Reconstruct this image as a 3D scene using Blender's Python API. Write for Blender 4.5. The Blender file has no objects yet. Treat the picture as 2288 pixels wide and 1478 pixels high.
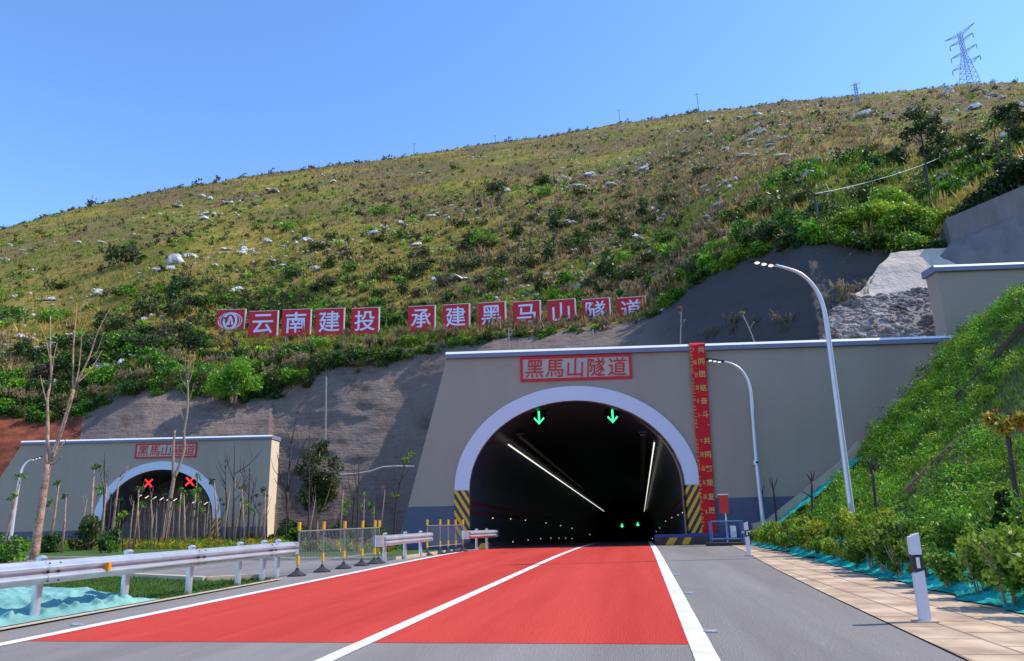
import bpy, math, random
import numpy as np
from mathutils import Vector, Matrix

scene = bpy.context.scene
COL = scene.collection
rng = np.random.default_rng(7)
random.seed(7)

# ------------------------------------------------------------------ camera
F_PX, CX, CY = 1600.0, 1144.0, 739.0          # focal length and centre in the photograph's 2288 px frame
EYE = np.array([0.0, 0.0, 1.4])
YAW, PITCH, ROLL = -0.164366, 0.255279, -0.0234897
fw = np.array([math.sin(YAW)*math.cos(PITCH), math.cos(YAW)*math.cos(PITCH), math.sin(PITCH)])
r0 = np.array([math.cos(YAW), -math.sin(YAW), 0.0]); u0 = np.cross(r0, fw)
rt = math.cos(ROLL)*r0 + math.sin(ROLL)*u0
up = -math.sin(ROLL)*r0 + math.cos(ROLL)*u0
cd = bpy.data.cameras.new('camera'); cam = bpy.data.objects.new('camera', cd); COL.objects.link(cam)
M = Matrix.Identity(4)
for i in range(3):
    M[i][0], M[i][1], M[i][2], M[i][3] = rt[i], up[i], -fw[i], EYE[i]
cam.matrix_world = M
cd.sensor_width = 36.0; cd.sensor_fit = 'HORIZONTAL'; cd.lens = F_PX/2288*36.0
cd.clip_start = 0.1; cd.clip_end = 6000
scene.camera = cam

# ------------------------------------------------------------------ sky, sun, exposure
SUN_AZ, SUN_EL = math.radians(76), math.radians(49)
world = bpy.data.worlds.new('World'); scene.world = world; world.use_nodes = True
wn, wl = world.node_tree.nodes, world.node_tree.links
wn.clear()
sky = wn.new('ShaderNodeTexSky'); sky.sky_type = 'NISHITA'; sky.sun_disc = False
sky.sun_elevation = SUN_EL; sky.sun_rotation = SUN_AZ
sky.altitude = 1800; sky.air_density = 1.0; sky.dust_density = 0.6; sky.ozone_density = 3.0
bg = wn.new('ShaderNodeBackground'); bg.inputs['Strength'].default_value = 0.15
wo = wn.new('ShaderNodeOutputWorld')
hs = wn.new('ShaderNodeHueSaturation'); hs.inputs['Saturation'].default_value = 1.13; hs.inputs['Hue'].default_value = .503
wl.new(sky.outputs[0], hs.inputs['Color']); wl.new(hs.outputs[0], bg.inputs[0]); wl.new(bg.outputs[0], wo.inputs[0])
sd = bpy.data.lights.new('sun', 'SUN'); sd.energy = 2.15; sd.angle = math.radians(0.5); sd.color = (1.0, 0.90, 0.76)
sun = bpy.data.objects.new('sun', sd); COL.objects.link(sun)
TO_SUN = Vector((math.sin(SUN_AZ)*math.cos(SUN_EL), math.cos(SUN_AZ)*math.cos(SUN_EL), math.sin(SUN_EL)))
sun.rotation_euler = TO_SUN.to_track_quat('Z', 'Y').to_euler(); sun.location = (30, 0, 60)
vs = scene.view_settings
vs.view_transform = 'Standard'; vs.look = 'None'; vs.exposure = 1.27; vs.gamma = 1.0; vs.use_curve_mapping = False

# ------------------------------------------------------------------ measuring helpers
def ray(px, py):
    return fw + rt*((px-CX)/F_PX) + up*((CY-py)/F_PX)
def on_z(px, py, z=0.0):
    d = ray(px, py); return EYE + d*((z-EYE[2])/d[2])
def on_plane(px, py, p, az):
    w = np.array([math.sin(az), math.cos(az), 0.0]); d = ray(px, py)
    return EYE + d*(((np.asarray(p, float)-EYE) @ w)/(d @ w))
def at_dist(px, py, r):
    d = ray(px, py); return EYE + d*(r/math.hypot(d[0], d[1]))
def az_el(px, py):
    d = ray(px, py); return math.atan2(d[0], d[1]), d[2]/math.hypot(d[0], d[1])
def sstep(a, b, x):
    t = np.clip((np.asarray(x, float)-a)/(b-a), 0, 1); return t*t*(3-2*t)

def _hash(i, j, s):
    n = (i*374761393 + j*668265263 + s*1442695041) & 0xffffffff
    n = ((n ^ (n >> 13))*1274126177) & 0xffffffff
    return ((n ^ (n >> 16)) & 0xffff)/65535.0
def vnoise(x, y, s=0):
    x = np.asarray(x, float); y = np.asarray(y, float)
    i = np.floor(x).astype(np.int64); j = np.floor(y).astype(np.int64)
    fx, fy = x-i, y-j; fx = fx*fx*(3-2*fx); fy = fy*fy*(3-2*fy)
    return (_hash(i, j, s)*(1-fx)*(1-fy)+_hash(i+1, j, s)*fx*(1-fy)+_hash(i, j+1, s)*(1-fx)*fy+_hash(i+1, j+1, s)*fx*fy)*2-1
def fbm(x, y, sc, s=0, o=3):
    v = 0; a = 1.0; t = 0
    for k in range(o):
        v = v + a*vnoise(np.asarray(x)/sc*2**k, np.asarray(y)/sc*2**k, s+k); t += a; a *= .5
    return v/t

# road profile: flat, then dipping gently into the tunnel
def zr(y):
    y = np.asarray(y, float)
    a = np.clip(y-24, 0, 16); k = .00058
    b = np.clip(y-40, 0, None); g = 2*k*16
    c = np.clip(b, 0, 20)
    return -(k*a*a) - (g*b + (.034-g)*np.where(b < 20, b*b/40, b-10))
def gz(x, y):
    w = 1 - sstep(7.5, 13, np.abs(np.asarray(x, float)+3.3))
    return zr(np.minimum(y, 60))*w

# ------------------------------------------------------------------ materials
def nodes(m):
    return m.node_tree.nodes, m.node_tree.links
def mat(name, c, rough=.7, var=.12, scale=6.0, bump=0.0, bscale=None, metal=0.0, spec=.4, c2=None, stretch=None, grain=0):
    m = bpy.data.materials.new(name); m.use_nodes = True
    n, l = nodes(m); b = n['Principled BSDF']
    b.inputs['Roughness'].default_value = rough; b.inputs['Metallic'].default_value = metal
    b.inputs['Specular IOR Level'].default_value = spec
    tc = n.new('ShaderNodeTexCoord'); src = tc.outputs['Object']
    if stretch:
        mp = n.new('ShaderNodeMapping'); mp.inputs['Scale'].default_value = stretch
        l.new(src, mp.inputs[0]); src = mp.outputs[0]
    t = n.new('ShaderNodeTexNoise'); t.inputs['Scale'].default_value = scale; t.inputs['Detail'].default_value = 6; t.inputs['Roughness'].default_value = .65
    l.new(src, t.inputs['Vector'])
    r = n.new('ShaderNodeValToRGB'); r.color_ramp.elements[0].position = .3; r.color_ramp.elements[1].position = .7
    a = tuple(max(0, v*(1-var)) for v in c) + (1,); z = tuple(min(1, v*(1+var)) for v in (c2 or c)) + (1,)
    r.color_ramp.elements[0].color = a; r.color_ramp.elements[1].color = z
    l.new(t.outputs['Fac'], r.inputs[0]); out = r.outputs[0]
    if grain:
        tg = n.new('ShaderNodeTexNoise'); tg.inputs['Scale'].default_value = 45; tg.inputs['Detail'].default_value = 4; l.new(tc.outputs['Object'], tg.inputs['Vector'])
        mg = n.new('ShaderNodeMapRange'); mg.inputs[1].default_value = .3; mg.inputs[2].default_value = .7; mg.inputs[3].default_value = 1-grain; mg.inputs[4].default_value = 1+grain; l.new(tg.outputs['Fac'], mg.inputs[0])
        sc = n.new('ShaderNodeVectorMath'); sc.operation = 'SCALE'; l.new(out, sc.inputs[0]); l.new(mg.outputs[0], sc.inputs['Scale']); out = sc.outputs[0]
    l.new(out, b.inputs['Base Color'])
    if bump:
        t2 = n.new('ShaderNodeTexNoise'); t2.inputs['Scale'].default_value = bscale or scale*8; t2.inputs['Detail'].default_value = 5
        l.new(src, t2.inputs['Vector'])
        bp = n.new('ShaderNodeBump'); bp.inputs['Strength'].default_value = bump; bp.inputs['Distance'].default_value = .05
        l.new(t2.outputs['Fac'], bp.inputs['Height']); l.new(bp.outputs[0], b.inputs['Normal'])
    return m
def emit(name, c, s):
    m = bpy.data.materials.new(name); m.use_nodes = True; b = m.node_tree.nodes['Principled BSDF']
    b.inputs['Base Color'].default_value = (*[v*.3 for v in c], 1)
    b.inputs['Emission Color'].default_value = (*c, 1); b.inputs['Emission Strength'].default_value = s
    return m
def foliage(name, rough=.5, trans=.3, rnd=.5):
    m = bpy.data.materials.new(name); m.use_nodes = True
    n, l = nodes(m); b = n['Principled BSDF']
    at = n.new('ShaderNodeAttribute'); at.attribute_name = 'col'
    oi = n.new('ShaderNodeObjectInfo')
    mr = n.new('ShaderNodeMapRange'); mr.inputs[3].default_value = 1-rnd/2; mr.inputs[4].default_value = 1+rnd/2
    l.new(oi.outputs['Random'], mr.inputs[0])
    mx = n.new('ShaderNodeVectorMath'); mx.operation = 'SCALE'
    l.new(at.outputs['Color'], mx.inputs[0]); l.new(mr.outputs[0], mx.inputs['Scale'])
    l.new(mx.outputs[0], b.inputs['Base Color'])
    b.inputs['Roughness'].default_value = rough; b.inputs['Specular IOR Level'].default_value = .35
    tr = n.new('ShaderNodeBsdfTranslucent'); l.new(mx.outputs[0], tr.inputs[0])
    ms = n.new('ShaderNodeMixShader'); ms.inputs[0].default_value = trans
    l.new(b.outputs[0], ms.inputs[1]); l.new(tr.outputs[0], ms.inputs[2])
    l.new(ms.outputs[0], n['Material Output'].inputs[0])
    return m
def hill_mat():
    m = bpy.data.materials.new('hill_grass'); m.use_nodes = True
    n, l = nodes(m); b = n['Principled BSDF']; b.inputs['Roughness'].default_value = .9; b.inputs['Specular IOR Level'].default_value = .1
    tc = n.new('ShaderNodeTexCoord')
    def noise(sc, det=5, ro=.6, vec=None):
        t = n.new('ShaderNodeTexNoise'); t.inputs['Scale'].default_value = sc; t.inputs['Detail'].default_value = det; t.inputs['Roughness'].default_value = ro
        l.new(vec or tc.outputs['Object'], t.inputs['Vector']); return t.outputs['Fac']
    def ramp(f, a, z, ca, cz):
        r = n.new('ShaderNodeValToRGB'); e = r.color_ramp.elements
        e[0].position, e[1].position = a, z; e[0].color = (*ca, 1); e[1].color = (*cz, 1)
        l.new(f, r.inputs[0]); return r.outputs[0]
    def mix(f, a, z, mode='MIX'):
        x = n.new('ShaderNodeMix'); x.data_type = 'RGBA'; x.blend_type = mode
        if hasattr(f, 'links'): l.new(f, x.inputs[0])
        else: x.inputs[0].default_value = f
        l.new(a, x.inputs[6]); l.new(z, x.inputs[7]); return x.outputs[2]
    olive = ramp(noise(.09), .32, .68, (.205, .19, .026), (.38, .27, .07))
    brown = ramp(noise(.5), .3, .7, (.13, .095, .055), (.26, .17, .085))
    green = ramp(noise(.6), .3, .7, (.07, .12, .010), (.15, .19, .016))
    sep = n.new('ShaderNodeSeparateXYZ'); l.new(tc.outputs['Object'], sep.inputs[0])
    mr = n.new('ShaderNodeMapRange'); mr.inputs[1].default_value = 25; mr.inputs[2].default_value = 110; l.new(sep.outputs['Z'], mr.inputs[0])
    bm = ramp(noise(.022), .38, .56, (0, 0, 0), (1, 1, 1))
    mm = n.new('ShaderNodeMath'); mm.operation = 'MULTIPLY'; l.new(bm, mm.inputs[0]); l.new(mr.outputs[0], mm.inputs[1])
    c = mix(mm.outputs[0], olive, brown)
    gm = ramp(noise(.13, 7, .7), .5, .62, (0, 0, 0), (.85, .85, .85))
    c = mix(gm, c, green)
    fine = ramp(noise(2.2, 6, .75), .3, .72, (.55, .55, .55), (1.3, 1.3, 1.3))
    c = mix(1.0, c, fine, 'MULTIPLY')
    l.new(c, b.inputs['Base Color'])
    bp = n.new('ShaderNodeBump'); bp.inputs['Strength'].default_value = .9; bp.inputs['Distance'].default_value = .5
    l.new(noise(1.3, 8, .75), bp.inputs['Height']); l.new(bp.outputs[0], b.inputs['Normal'])
    return m
def shotcrete_mat(name, c, dark=.6, lines=.5, tint=(.2, .11, .07), two=None):
    m = bpy.data.materials.new(name); m.use_nodes = True
    n, l = nodes(m); b = n['Principled BSDF']; b.inputs['Roughness'].default_value = .9; b.inputs['Specular IOR Level'].default_value = .15
    tc = n.new('ShaderNodeTexCoord')
    t = n.new('ShaderNodeTexNoise'); t.inputs['Scale'].default_value = .26; t.inputs['Detail'].default_value = 10; t.inputs['Roughness'].default_value = .7
    l.new(tc.outputs['Object'], t.inputs['Vector'])
    r = n.new('ShaderNodeValToRGB'); e = r.color_ramp.elements; e[0].position = .3; e[1].position = .72
    e[0].color = (*[v*dark for v in c], 1); e[1].color = (*[v*1.15 for v in c], 1)
    x = r.color_ramp.elements.new(.44); x.color = (c[0]*.95, c[1]*.88, c[2]*.85, 1)
    l.new(t.outputs['Fac'], r.inputs[0])
    # rusty seepage patches
    t3 = n.new('ShaderNodeTexNoise'); t3.inputs['Scale'].default_value = .35; t3.inputs['Detail'].default_value = 6
    l.new(tc.outputs['Object'], t3.inputs['Vector'])
    r3 = n.new('ShaderNodeValToRGB'); r3.color_ramp.elements[0].position = .62; r3.color_ramp.elements[1].position = .72
    r3.color_ramp.elements[1].color = (.6, .6, .6, 1)
    l.new(t3.outputs['Fac'], r3.inputs[0])
    mx = n.new('ShaderNodeMix'); mx.data_type = 'RGBA'; mx.inputs[7].default_value = (*tint, 1)
    l.new(r3.outputs[0], mx.inputs[0]); l.new(r.outputs[0], mx.inputs[6]); out = mx.outputs[2]
    if two:                       # shade of the eastern cut put into the colour, with a ragged edge
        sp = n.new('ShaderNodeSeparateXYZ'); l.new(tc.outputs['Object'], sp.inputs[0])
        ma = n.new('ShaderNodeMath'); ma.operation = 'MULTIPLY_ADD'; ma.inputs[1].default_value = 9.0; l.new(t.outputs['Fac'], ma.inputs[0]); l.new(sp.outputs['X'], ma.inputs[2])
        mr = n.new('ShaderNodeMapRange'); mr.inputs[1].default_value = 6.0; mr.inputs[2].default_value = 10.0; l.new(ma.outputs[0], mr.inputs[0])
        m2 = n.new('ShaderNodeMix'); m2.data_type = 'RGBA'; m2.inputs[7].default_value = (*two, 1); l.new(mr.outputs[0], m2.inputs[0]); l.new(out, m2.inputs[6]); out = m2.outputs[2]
    l.new(out, b.inputs['Base Color'])
    # excavator tooth ridges, running across the slope
    mp = n.new('ShaderNodeMapping'); mp.inputs['Scale'].default_value = (.25, .25, 2.6)
    l.new(tc.outputs['Object'], mp.inputs[0])
    t2 = n.new('ShaderNodeTexNoise'); t2.inputs['Scale'].default_value = 1.5; t2.inputs['Detail'].default_value = 3; l.new(mp.outputs[0], t2.inputs['Vector'])
    t4 = n.new('ShaderNodeTexNoise'); t4.inputs['Scale'].default_value = 1.2; t4.inputs['Detail'].default_value = 8; t4.inputs['Roughness'].default_value = .7; l.new(tc.outputs['Object'], t4.inputs['Vector'])
    ad = n.new('ShaderNodeMath'); ad.operation = 'MULTIPLY_ADD'; ad.inputs[1].default_value = lines; l.new(t2.outputs['Fac'], ad.inputs[0]); l.new(t4.outputs['Fac'], ad.inputs[2])
    bp = n.new('ShaderNodeBump'); bp.inputs['Strength'].default_value = 1.0; bp.inputs['Distance'].default_value = .45
    l.new(ad.outputs[0], bp.inputs['Height']); l.new(bp.outputs[0], b.inputs['Normal'])
    return m
def stripe_mat(name, sgn, period, ox=0.0):
    m = bpy.data.materials.new(name); m.use_nodes = True
    n, l = nodes(m); b = n['Principled BSDF']; b.inputs['Roughness'].default_value = .5
    tc = n.new('ShaderNodeTexCoord'); s = n.new('ShaderNodeSeparateXYZ'); l.new(tc.outputs['Object'], s.inputs[0])
    a = n.new('ShaderNodeMath'); a.operation = 'MULTIPLY'; a.inputs[1].default_value = sgn; l.new(s.outputs['X'], a.inputs[0])
    d = n.new('ShaderNodeMath'); d.operation = 'MULTIPLY_ADD'; d.inputs[1].default_value = .62; l.new(s.outputs['Z'], d.inputs[0]); l.new(a.outputs[0], d.inputs[2])
    e = n.new('ShaderNodeMath'); e.operation = 'MULTIPLY_ADD'; e.inputs[1].default_value = 1/period; e.inputs[2].default_value = ox + 100; l.new(d.outputs[0], e.inputs[0])
    f = n.new('ShaderNodeMath'); f.operation = 'FRACT'; l.new(e.outputs[0], f.inputs[0])
    g = n.new('ShaderNodeMath'); g.operation = 'GREATER_THAN'; g.inputs[1].default_value = .5; l.new(f.outputs[0], g.inputs[0])
    x = n.new('ShaderNodeMix'); x.data_type = 'RGBA'; x.inputs[6].default_value = (.035, .035, .045, 1); x.inputs[7].default_value = (.78, .40, .02, 1)
    l.new(g.outputs[0], x.inputs[0]); l.new(x.outputs[2], b.inputs['Base Color'])
    return m
def paver_mat():
    m = bpy.data.materials.new('beige_pavers'); m.use_nodes = True
    n, l = nodes(m); b = n['Principled BSDF']; b.inputs['Roughness'].default_value = .85
    tc = n.new('ShaderNodeTexCoord')
    br = n.new('ShaderNodeTexBrick'); br.inputs['Scale'].default_value = 1; br.inputs['Brick Width'].default_value = .9; br.inputs['Row Height'].default_value = .62
    br.inputs['Mortar Size'].default_value = .022; br.inputs['Color1'].default_value = (.62, .46, .31, 1); br.inputs['Color2'].default_value = (.52, .38, .26, 1); br.inputs['Mortar'].default_value = (.26, .19, .14, 1)
    mp = n.new('ShaderNodeMapping'); mp.inputs['Rotation'].default_value = (0, 0, math.radians(89)); l.new(tc.outputs['Object'], mp.inputs[0]); l.new(mp.outputs[0], br.inputs['Vector'])
    t = n.new('ShaderNodeTexNoise'); t.inputs['Scale'].default_value = 1.6; t.inputs['Detail'].default_value = 9; l.new(tc.outputs['Object'], t.inputs['Vector'])
    r = n.new('ShaderNodeValToRGB'); r.color_ramp.elements[0].position = .34; r.color_ramp.elements[0].color = (.62, .58, .55, 1); r.color_ramp.elements[1].position = .65; r.color_ramp.elements[1].color = (1.1, 1.1, 1.1, 1); l.new(t.outputs['Fac'], r.inputs[0])
    x = n.new('ShaderNodeMix'); x.data_type = 'RGBA'; x.blend_type = 'MULTIPLY'; x.inputs[0].default_value = 1
    l.new(br.outputs[0], x.inputs[6]); l.new(r.outputs[0], x.inputs[7]); l.new(x.outputs[2], b.inputs['Base Color'])
    bp = n.new('ShaderNodeBump'); bp.inputs['Strength'].default_value = .5; bp.inputs['Distance'].default_value = .02; l.new(br.outputs['Fac'], bp.inputs['Height']); bp.invert = True
    l.new(bp.outputs[0], b.inputs['Normal'])
    return m

MT = dict(
    asphalt=mat('asphalt', (.205, .19, .18), .95, .14, .55, .35, 60, spec=.12, c2=(.245, .23, .22), stretch=(1, .08, 1), grain=.14),
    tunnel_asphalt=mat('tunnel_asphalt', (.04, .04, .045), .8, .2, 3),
    red=mat('red_surfacing', (.47, .040, .030), .95, .09, .7, .35, 90, spec=.1, c2=(.54, .066, .050), stretch=(1, .06, 1), grain=.12),
    white=mat('white_paint', (.62, .61, .59), .7, .14, 3, c2=(.80, .79, .78), grain=.10),
    steel=mat('galvanised_steel', (.60, .64, .70), .34, .14, 2.2, metal=.6, spec=.6),
    lampgrey=mat('pale_grey_paint', (.62, .63, .68), .35, .04, 3, metal=.2, spec=.6),
    black=mat('matt_black', (.006, .006, .008), .9, .1, 5, spec=.05),
    dark=mat('dark_metal', (.03, .03, .035), .5, .1, 5),
    wall=mat('beige_render', (.36, .283, .222), .85, .045, .5, .12, 30, c2=(.375, .298, .235), stretch=(.7, .7, .3)),
    ring=mat('white_render', (.66, .66, .76), .7, .03, .6),
    plinth=mat('blue_grey_paint', (.10, .105, .16), .7, .08, .8),
    cap=mat('grey_coping', (.20, .21, .30), .7, .06, 2),
    capwhite=mat('white_coping', (.80, .80, .80), .6, .03, 2),
    cream=mat('cream_render', (.70, .58, .42), .8, .06, 1.5),
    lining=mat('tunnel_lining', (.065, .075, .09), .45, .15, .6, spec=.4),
    tile=mat('tunnel_tile', (.42, .43, .46), .4, .1, 2),
    stripe_red=mat('dark_red_paint', (.25, .012, .02), .6, .05, 3),
    signback=mat('sign_backing', (.47, .43, .36), .8, .06, 1.5),
    signred=mat('sign_red', (.62, .008, .02), .55, .08, 2),
    boardred=mat('board_red', (.60, .006, .014), .5, .12, 1.2),
    boardwhite=mat('letter_white', (.68, .72, .90), .5, .05, 2),
    boardedge=mat('board_edge', (.80, .68, .60), .6, .08, 3),
    cloth=mat('banner_red', (.62, .006, .012), .7, .08, 1.5),
    gold=mat('banner_gold', (.60, .48, .14), .6, .1, 4),
    hazl=stripe_mat('hazard_left', 1.0, .36), hazr=stripe_mat('hazard_right', -1.0, .36, .2),
    rubber=mat('black_rubber', (.03, .03, .038), .75, .2, 8),
    yellow=mat('yellow_band', (.80, .42, .02), .45, .08, 4),
    fencegrey=mat('fence_grey', (.22, .23, .25), .5, .1, 4),
    kerb=mat('beige_kerb', (.52, .42, .30), .85, .14, 2.5, .3, 40),
    pavers=paver_mat(),
    soil=mat('brown_soil', (.12, .075, .045), .95, .3, .8, .6, 9),
    redsoil=mat('red_earth', (.09, .02, .010), .95, .5, .6, 1.0, 3, c2=(.20, .05, .022)),
    lawn=mat('lawn', (.05, .105, .012), .95, .3, 1.2, .6, 40),
    bankg=mat('bank_ground', (.05, .07, .018), .95, .4, 1.0, .8, 8, c2=(.10, .085, .03)),
    tarp=mat('cyan_tarp', (.13, .32, .31), .8, .25, 1.2, .6, 10, spec=.15, c2=(.21, .43, .40)),
    net=mat('teal_netting', (.012, .25, .21), .9, .4, 2.5, .9, 22, spec=.08, c2=(.03, .42, .36)),
    hill=hill_mat(),
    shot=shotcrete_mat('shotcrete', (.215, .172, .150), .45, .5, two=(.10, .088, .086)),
    spray=shotcrete_mat('sprayed_concrete', (.66, .59, .52), .85, .15, tint=(.48, .40, .33)),
    bluec=mat('retaining_concrete', (.16, .145, .145), .85, .2, 1.5, .5, 8, stretch=(1, 1, .25)),
    rock=mat('limestone', (.22, .21, .21), .9, .35, 1.5, 1.0, 5, c2=(.58, .56, .53)),
    rubble=mat('rubble_stone', (.10, .06, .05), .9, .45, 1.1, .8, 8, c2=(.30, .26, .25)),
    bark=mat('bark', (.26, .17, .12), .9, .25, 6, .7, 20, c2=(.34, .24, .17)),
    barkpale=mat('pale_bark', (.24, .13, .09), .9, .35, 4, .8, 14, c2=(.42, .27, .19)),
    barkdark=mat('dark_bark', (.07, .05, .045), .9, .3, 6, .5, 20),
    pole=mat('weathered_pole', (.30, .27, .25), .8, .2, 3),
    concretepole=mat('dark_pole', (.06, .06, .08), .8, .2, 3),
    pylon=mat('pylon_steel', (.20, .24, .42), .6, .1, 1),
    blue=mat('blue_paint', (.06, .16, .34), .45, .12, 4),
    redbox=mat('red_paint', (.62, .03, .015), .45, .06, 4),
    base=mat('brown_concrete', (.10, .06, .05), .9, .3, 3),
    blueband=mat('blue_band', (.05, .07, .28), .7, .1, 3),
    orange=mat('orange_reflector', (.85, .28, .02), .35, .05, 4),
    postw=mat('post_white', (.68, .66, .72), .5, .05, 4),
    leaf=foliage('leaf'), grass=foliage('grass_blade', .6, .35, .2),
    ledw=emit('led_white', (1, 1, 1), .45), strip=emit('strip_light', (1, 1, .90), .5),
    green=emit('green_signal', (.06, .9, .36), .62), redx=emit('red_signal', (1, .02, .02), .6),
    dot=emit('marker_light', (1, .92, .85), .45), dot_b=emit('marker_light_blue', (.7, .8, 1), .45),
)

# ------------------------------------------------------------------ object helpers
def tag(o, label=None, cat=None, group=None, kind=None):
    if label: o['label'] = label
    if cat: o['category'] = cat
    if group: o['group'] = group
    if kind: o['kind'] = kind
    return o
def empty(name, loc, label, cat, group=None):
    o = bpy.data.objects.new(name, None); COL.objects.link(o); o.location = loc; o.empty_display_size = .3
    return tag(o, label, cat, group)
def link(name, me, parent=None, loc=(0, 0, 0)):
    o = bpy.data.objects.new(name, me); COL.objects.link(o)
    if parent is not None: o.parent = parent
    o.location = loc
    return o
class MB:
    def __init__(s): s.v, s.f, s.m = [], [], []
    def add(s, vs, fs, mi=0):
        k = len(s.v); s.v += [tuple(map(float, p)) for p in vs]; s.f += [tuple(i+k for i in f) for f in fs]; s.m += [mi]*len(fs); return s
    def hexa(s, p, mi=0):        # 8 points: bottom 4, top 4
        return s.add(p, [(3, 2, 1, 0), (4, 5, 6, 7), (0, 1, 5, 4), (1, 2, 6, 5), (2, 3, 7, 6), (3, 0, 4, 7)], mi)
    def box(s, c, d, rz=0.0, mi=0):
        x, y, z = [v/2 for v in d]; ca, sa = math.cos(rz), math.sin(rz); p = []
        for zz in (-z, z):
            for xx, yy in ((-x, -y), (x, -y), (x, y), (-x, y)):
                p.append((c[0]+xx*ca-yy*sa, c[1]+xx*sa+yy*ca, c[2]+zz))
        return s.hexa(p, mi)
    def bar(s, a, b, w, h=None, mi=0):
        a, b = Vector(a), Vector(b); d = (b-a).normalized(); h = h or w
        x = d.cross(Vector((0, 0, 1)));  x = Vector((1, 0, 0)) if x.length < 1e-4 else x.normalized(); y = x.cross(d)
        p = []
        for q in (a, b):
            for i, j in ((-1, -1), (1, -1), (1, 1), (-1, 1)): p.append(q+x*(i*w/2)+y*(j*h/2))
        return s.hexa(p, mi)
    def tube(s, pts, rad, n=8, mi=0, cap=True):
        pts = [Vector(p) for p in pts]; R = rad if hasattr(rad, '__len__') else [rad]*len(pts); vs = []; fs = []; x = None
        for i, p in enumerate(pts):
            d = (pts[min(i+1, len(pts)-1)]-pts[max(i-1, 0)]).normalized()
            if x is None:
                x = d.cross(Vector((0, 1, .1))); x = d.cross(Vector((1, 0, 0))) if x.length < 1e-3 else x
            x = (x-d*x.dot(d)).normalized(); y = d.cross(x)
            for k in range(n):
                a = 2*math.pi*k/n; vs.append(p+x*(math.cos(a)*R[i])+y*(math.sin(a)*R[i]))
        for i in range(len(pts)-1):
            for k in range(n): fs.append((i*n+k, i*n+(k+1) % n, (i+1)*n+(k+1) % n, (i+1)*n+k))
        if cap: fs.append(tuple(range(n-1, -1, -1))); fs.append(tuple((len(pts)-1)*n+k for k in range(n)))
        return s.add(vs, fs, mi)
    def prism(s, poly, fr, d0, d1, mi=0):   # polygon in (s, z), extruded along depth d
        n = len(poly); vs = [fr(a, b, d0) for a, b in poly]+[fr(a, b, d1) for a, b in poly]
        fs = [tuple(range(n)), tuple(range(2*n-1, n-1, -1))]
        for i in range(n): j = (i+1) % n; fs.append((j, i, n+i, n+j))
        return s.add(vs, fs, mi)
    def lathe(s, c, prof, n=16, mi=0):
        vs = [(c[0]+r*math.cos(2*math.pi*k/n), c[1]+r*math.sin(2*math.pi*k/n), c[2]+z) for r, z in prof for k in range(n)]
        fs = [(i*n+k, i*n+(k+1) % n, (i+1)*n+(k+1) % n, (i+1)*n+k) for i in range(len(prof)-1) for k in range(n)]
        fs += [tuple(range(n-1, -1, -1)), tuple((len(prof)-1)*n+k for k in range(n))]
        return s.add(vs, fs, mi)
    def mesh(s, name, mats, smooth=False):
        me = bpy.data.meshes.new(name); me.from_pydata(s.v, [], s.f); 
        for m in (mats if isinstance(mats, (list, tuple)) else [mats]): me.materials.append(m)
        me.polygons.foreach_set('material_index', s.m)
        if smooth: me.polygons.foreach_set('use_smooth', [True]*len(s.f))
        me.validate(); me.update(); return me
    def build(s, name, mats, parent=None, smooth=False, origin=None):
        if parent is not None and origin is None: origin = parent.location
        if origin is not None: s.v = [(p[0]-origin[0], p[1]-origin[1], p[2]-origin[2]) for p in s.v]
        o = link(name, s.mesh(name, mats, smooth), parent)
        if parent is None and origin is not None: o.location = origin
        return o
def np_mesh(name, V, Fc, mats, col=None, smooth=False):
    V = np.asarray(V, np.float32); Fc = np.asarray(Fc, np.int32); k = Fc.shape[1]; n = len(Fc)
    me = bpy.data.meshes.new(name); me.vertices.add(len(V)); me.vertices.foreach_set('co', V.ravel())
    me.loops.add(n*k); me.loops.foreach_set('vertex_index', Fc.ravel())
    me.polygons.add(n); me.polygons.foreach_set('loop_start', np.arange(0, n*k, k, dtype=np.int32))
    if smooth: me.polygons.foreach_set('use_smooth', np.ones(n, bool))
    for m in (mats if isinstance(mats, (list, tuple)) else [mats]): me.materials.append(m)
    if col is not None:
        a = me.color_attributes.new('col', 'FLOAT_COLOR', 'POINT')
        c = np.ones((len(V), 4), np.float32); c[:, :3] = col; a.data.foreach_set('color', c.ravel())
    me.update(calc_edges=True); me.validate(); return me
def grid(name, X, Y, Z, m, parent=None, smooth=True):
    h, w = X.shape; V = np.stack([X, Y, Z], -1).reshape(-1, 3)
    i = np.arange(h*w).reshape(h, w); Fc = np.stack([i[:-1, :-1], i[:-1, 1:], i[1:, 1:], i[1:, :-1]], -1).reshape(-1, 4)
    return link(name, np_mesh(name, V, Fc, m, smooth=smooth), parent)
def copy_tree(src, loc, rz=0.0, sc=1.0, label=None, group=None, tilt=(0, 0)):
    r = src.copy(); COL.objects.link(r); r.location = loc; r.rotation_euler = (tilt[0], tilt[1], rz)
    r.scale = (sc, sc, sc) if not hasattr(sc, '__len__') else sc
    if label: r['label'] = label
    if group: r['group'] = group
    for ch in list(src.children):
        c = ch.copy(); COL.objects.link(c); c.parent = r
        for g in ch.children:
            d = g.copy(); COL.objects.link(d); d.parent = c
    return r
USED = {}
def place(src, loc, rz=0.0, sc=1.0, label=None, group=None, tilt=(0, 0)):
    """the first call moves the built thing itself, later calls copy it"""
    if src.name in USED: return copy_tree(src, loc, rz, sc, label, group, tilt)
    USED[src.name] = 1
    src.location = loc; src.rotation_euler = (tilt[0], tilt[1], rz); src.scale = (sc, sc, sc) if not hasattr(sc, '__len__') else sc
    if label: src['label'] = label
    if group: src['group'] = group
    return src
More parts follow.
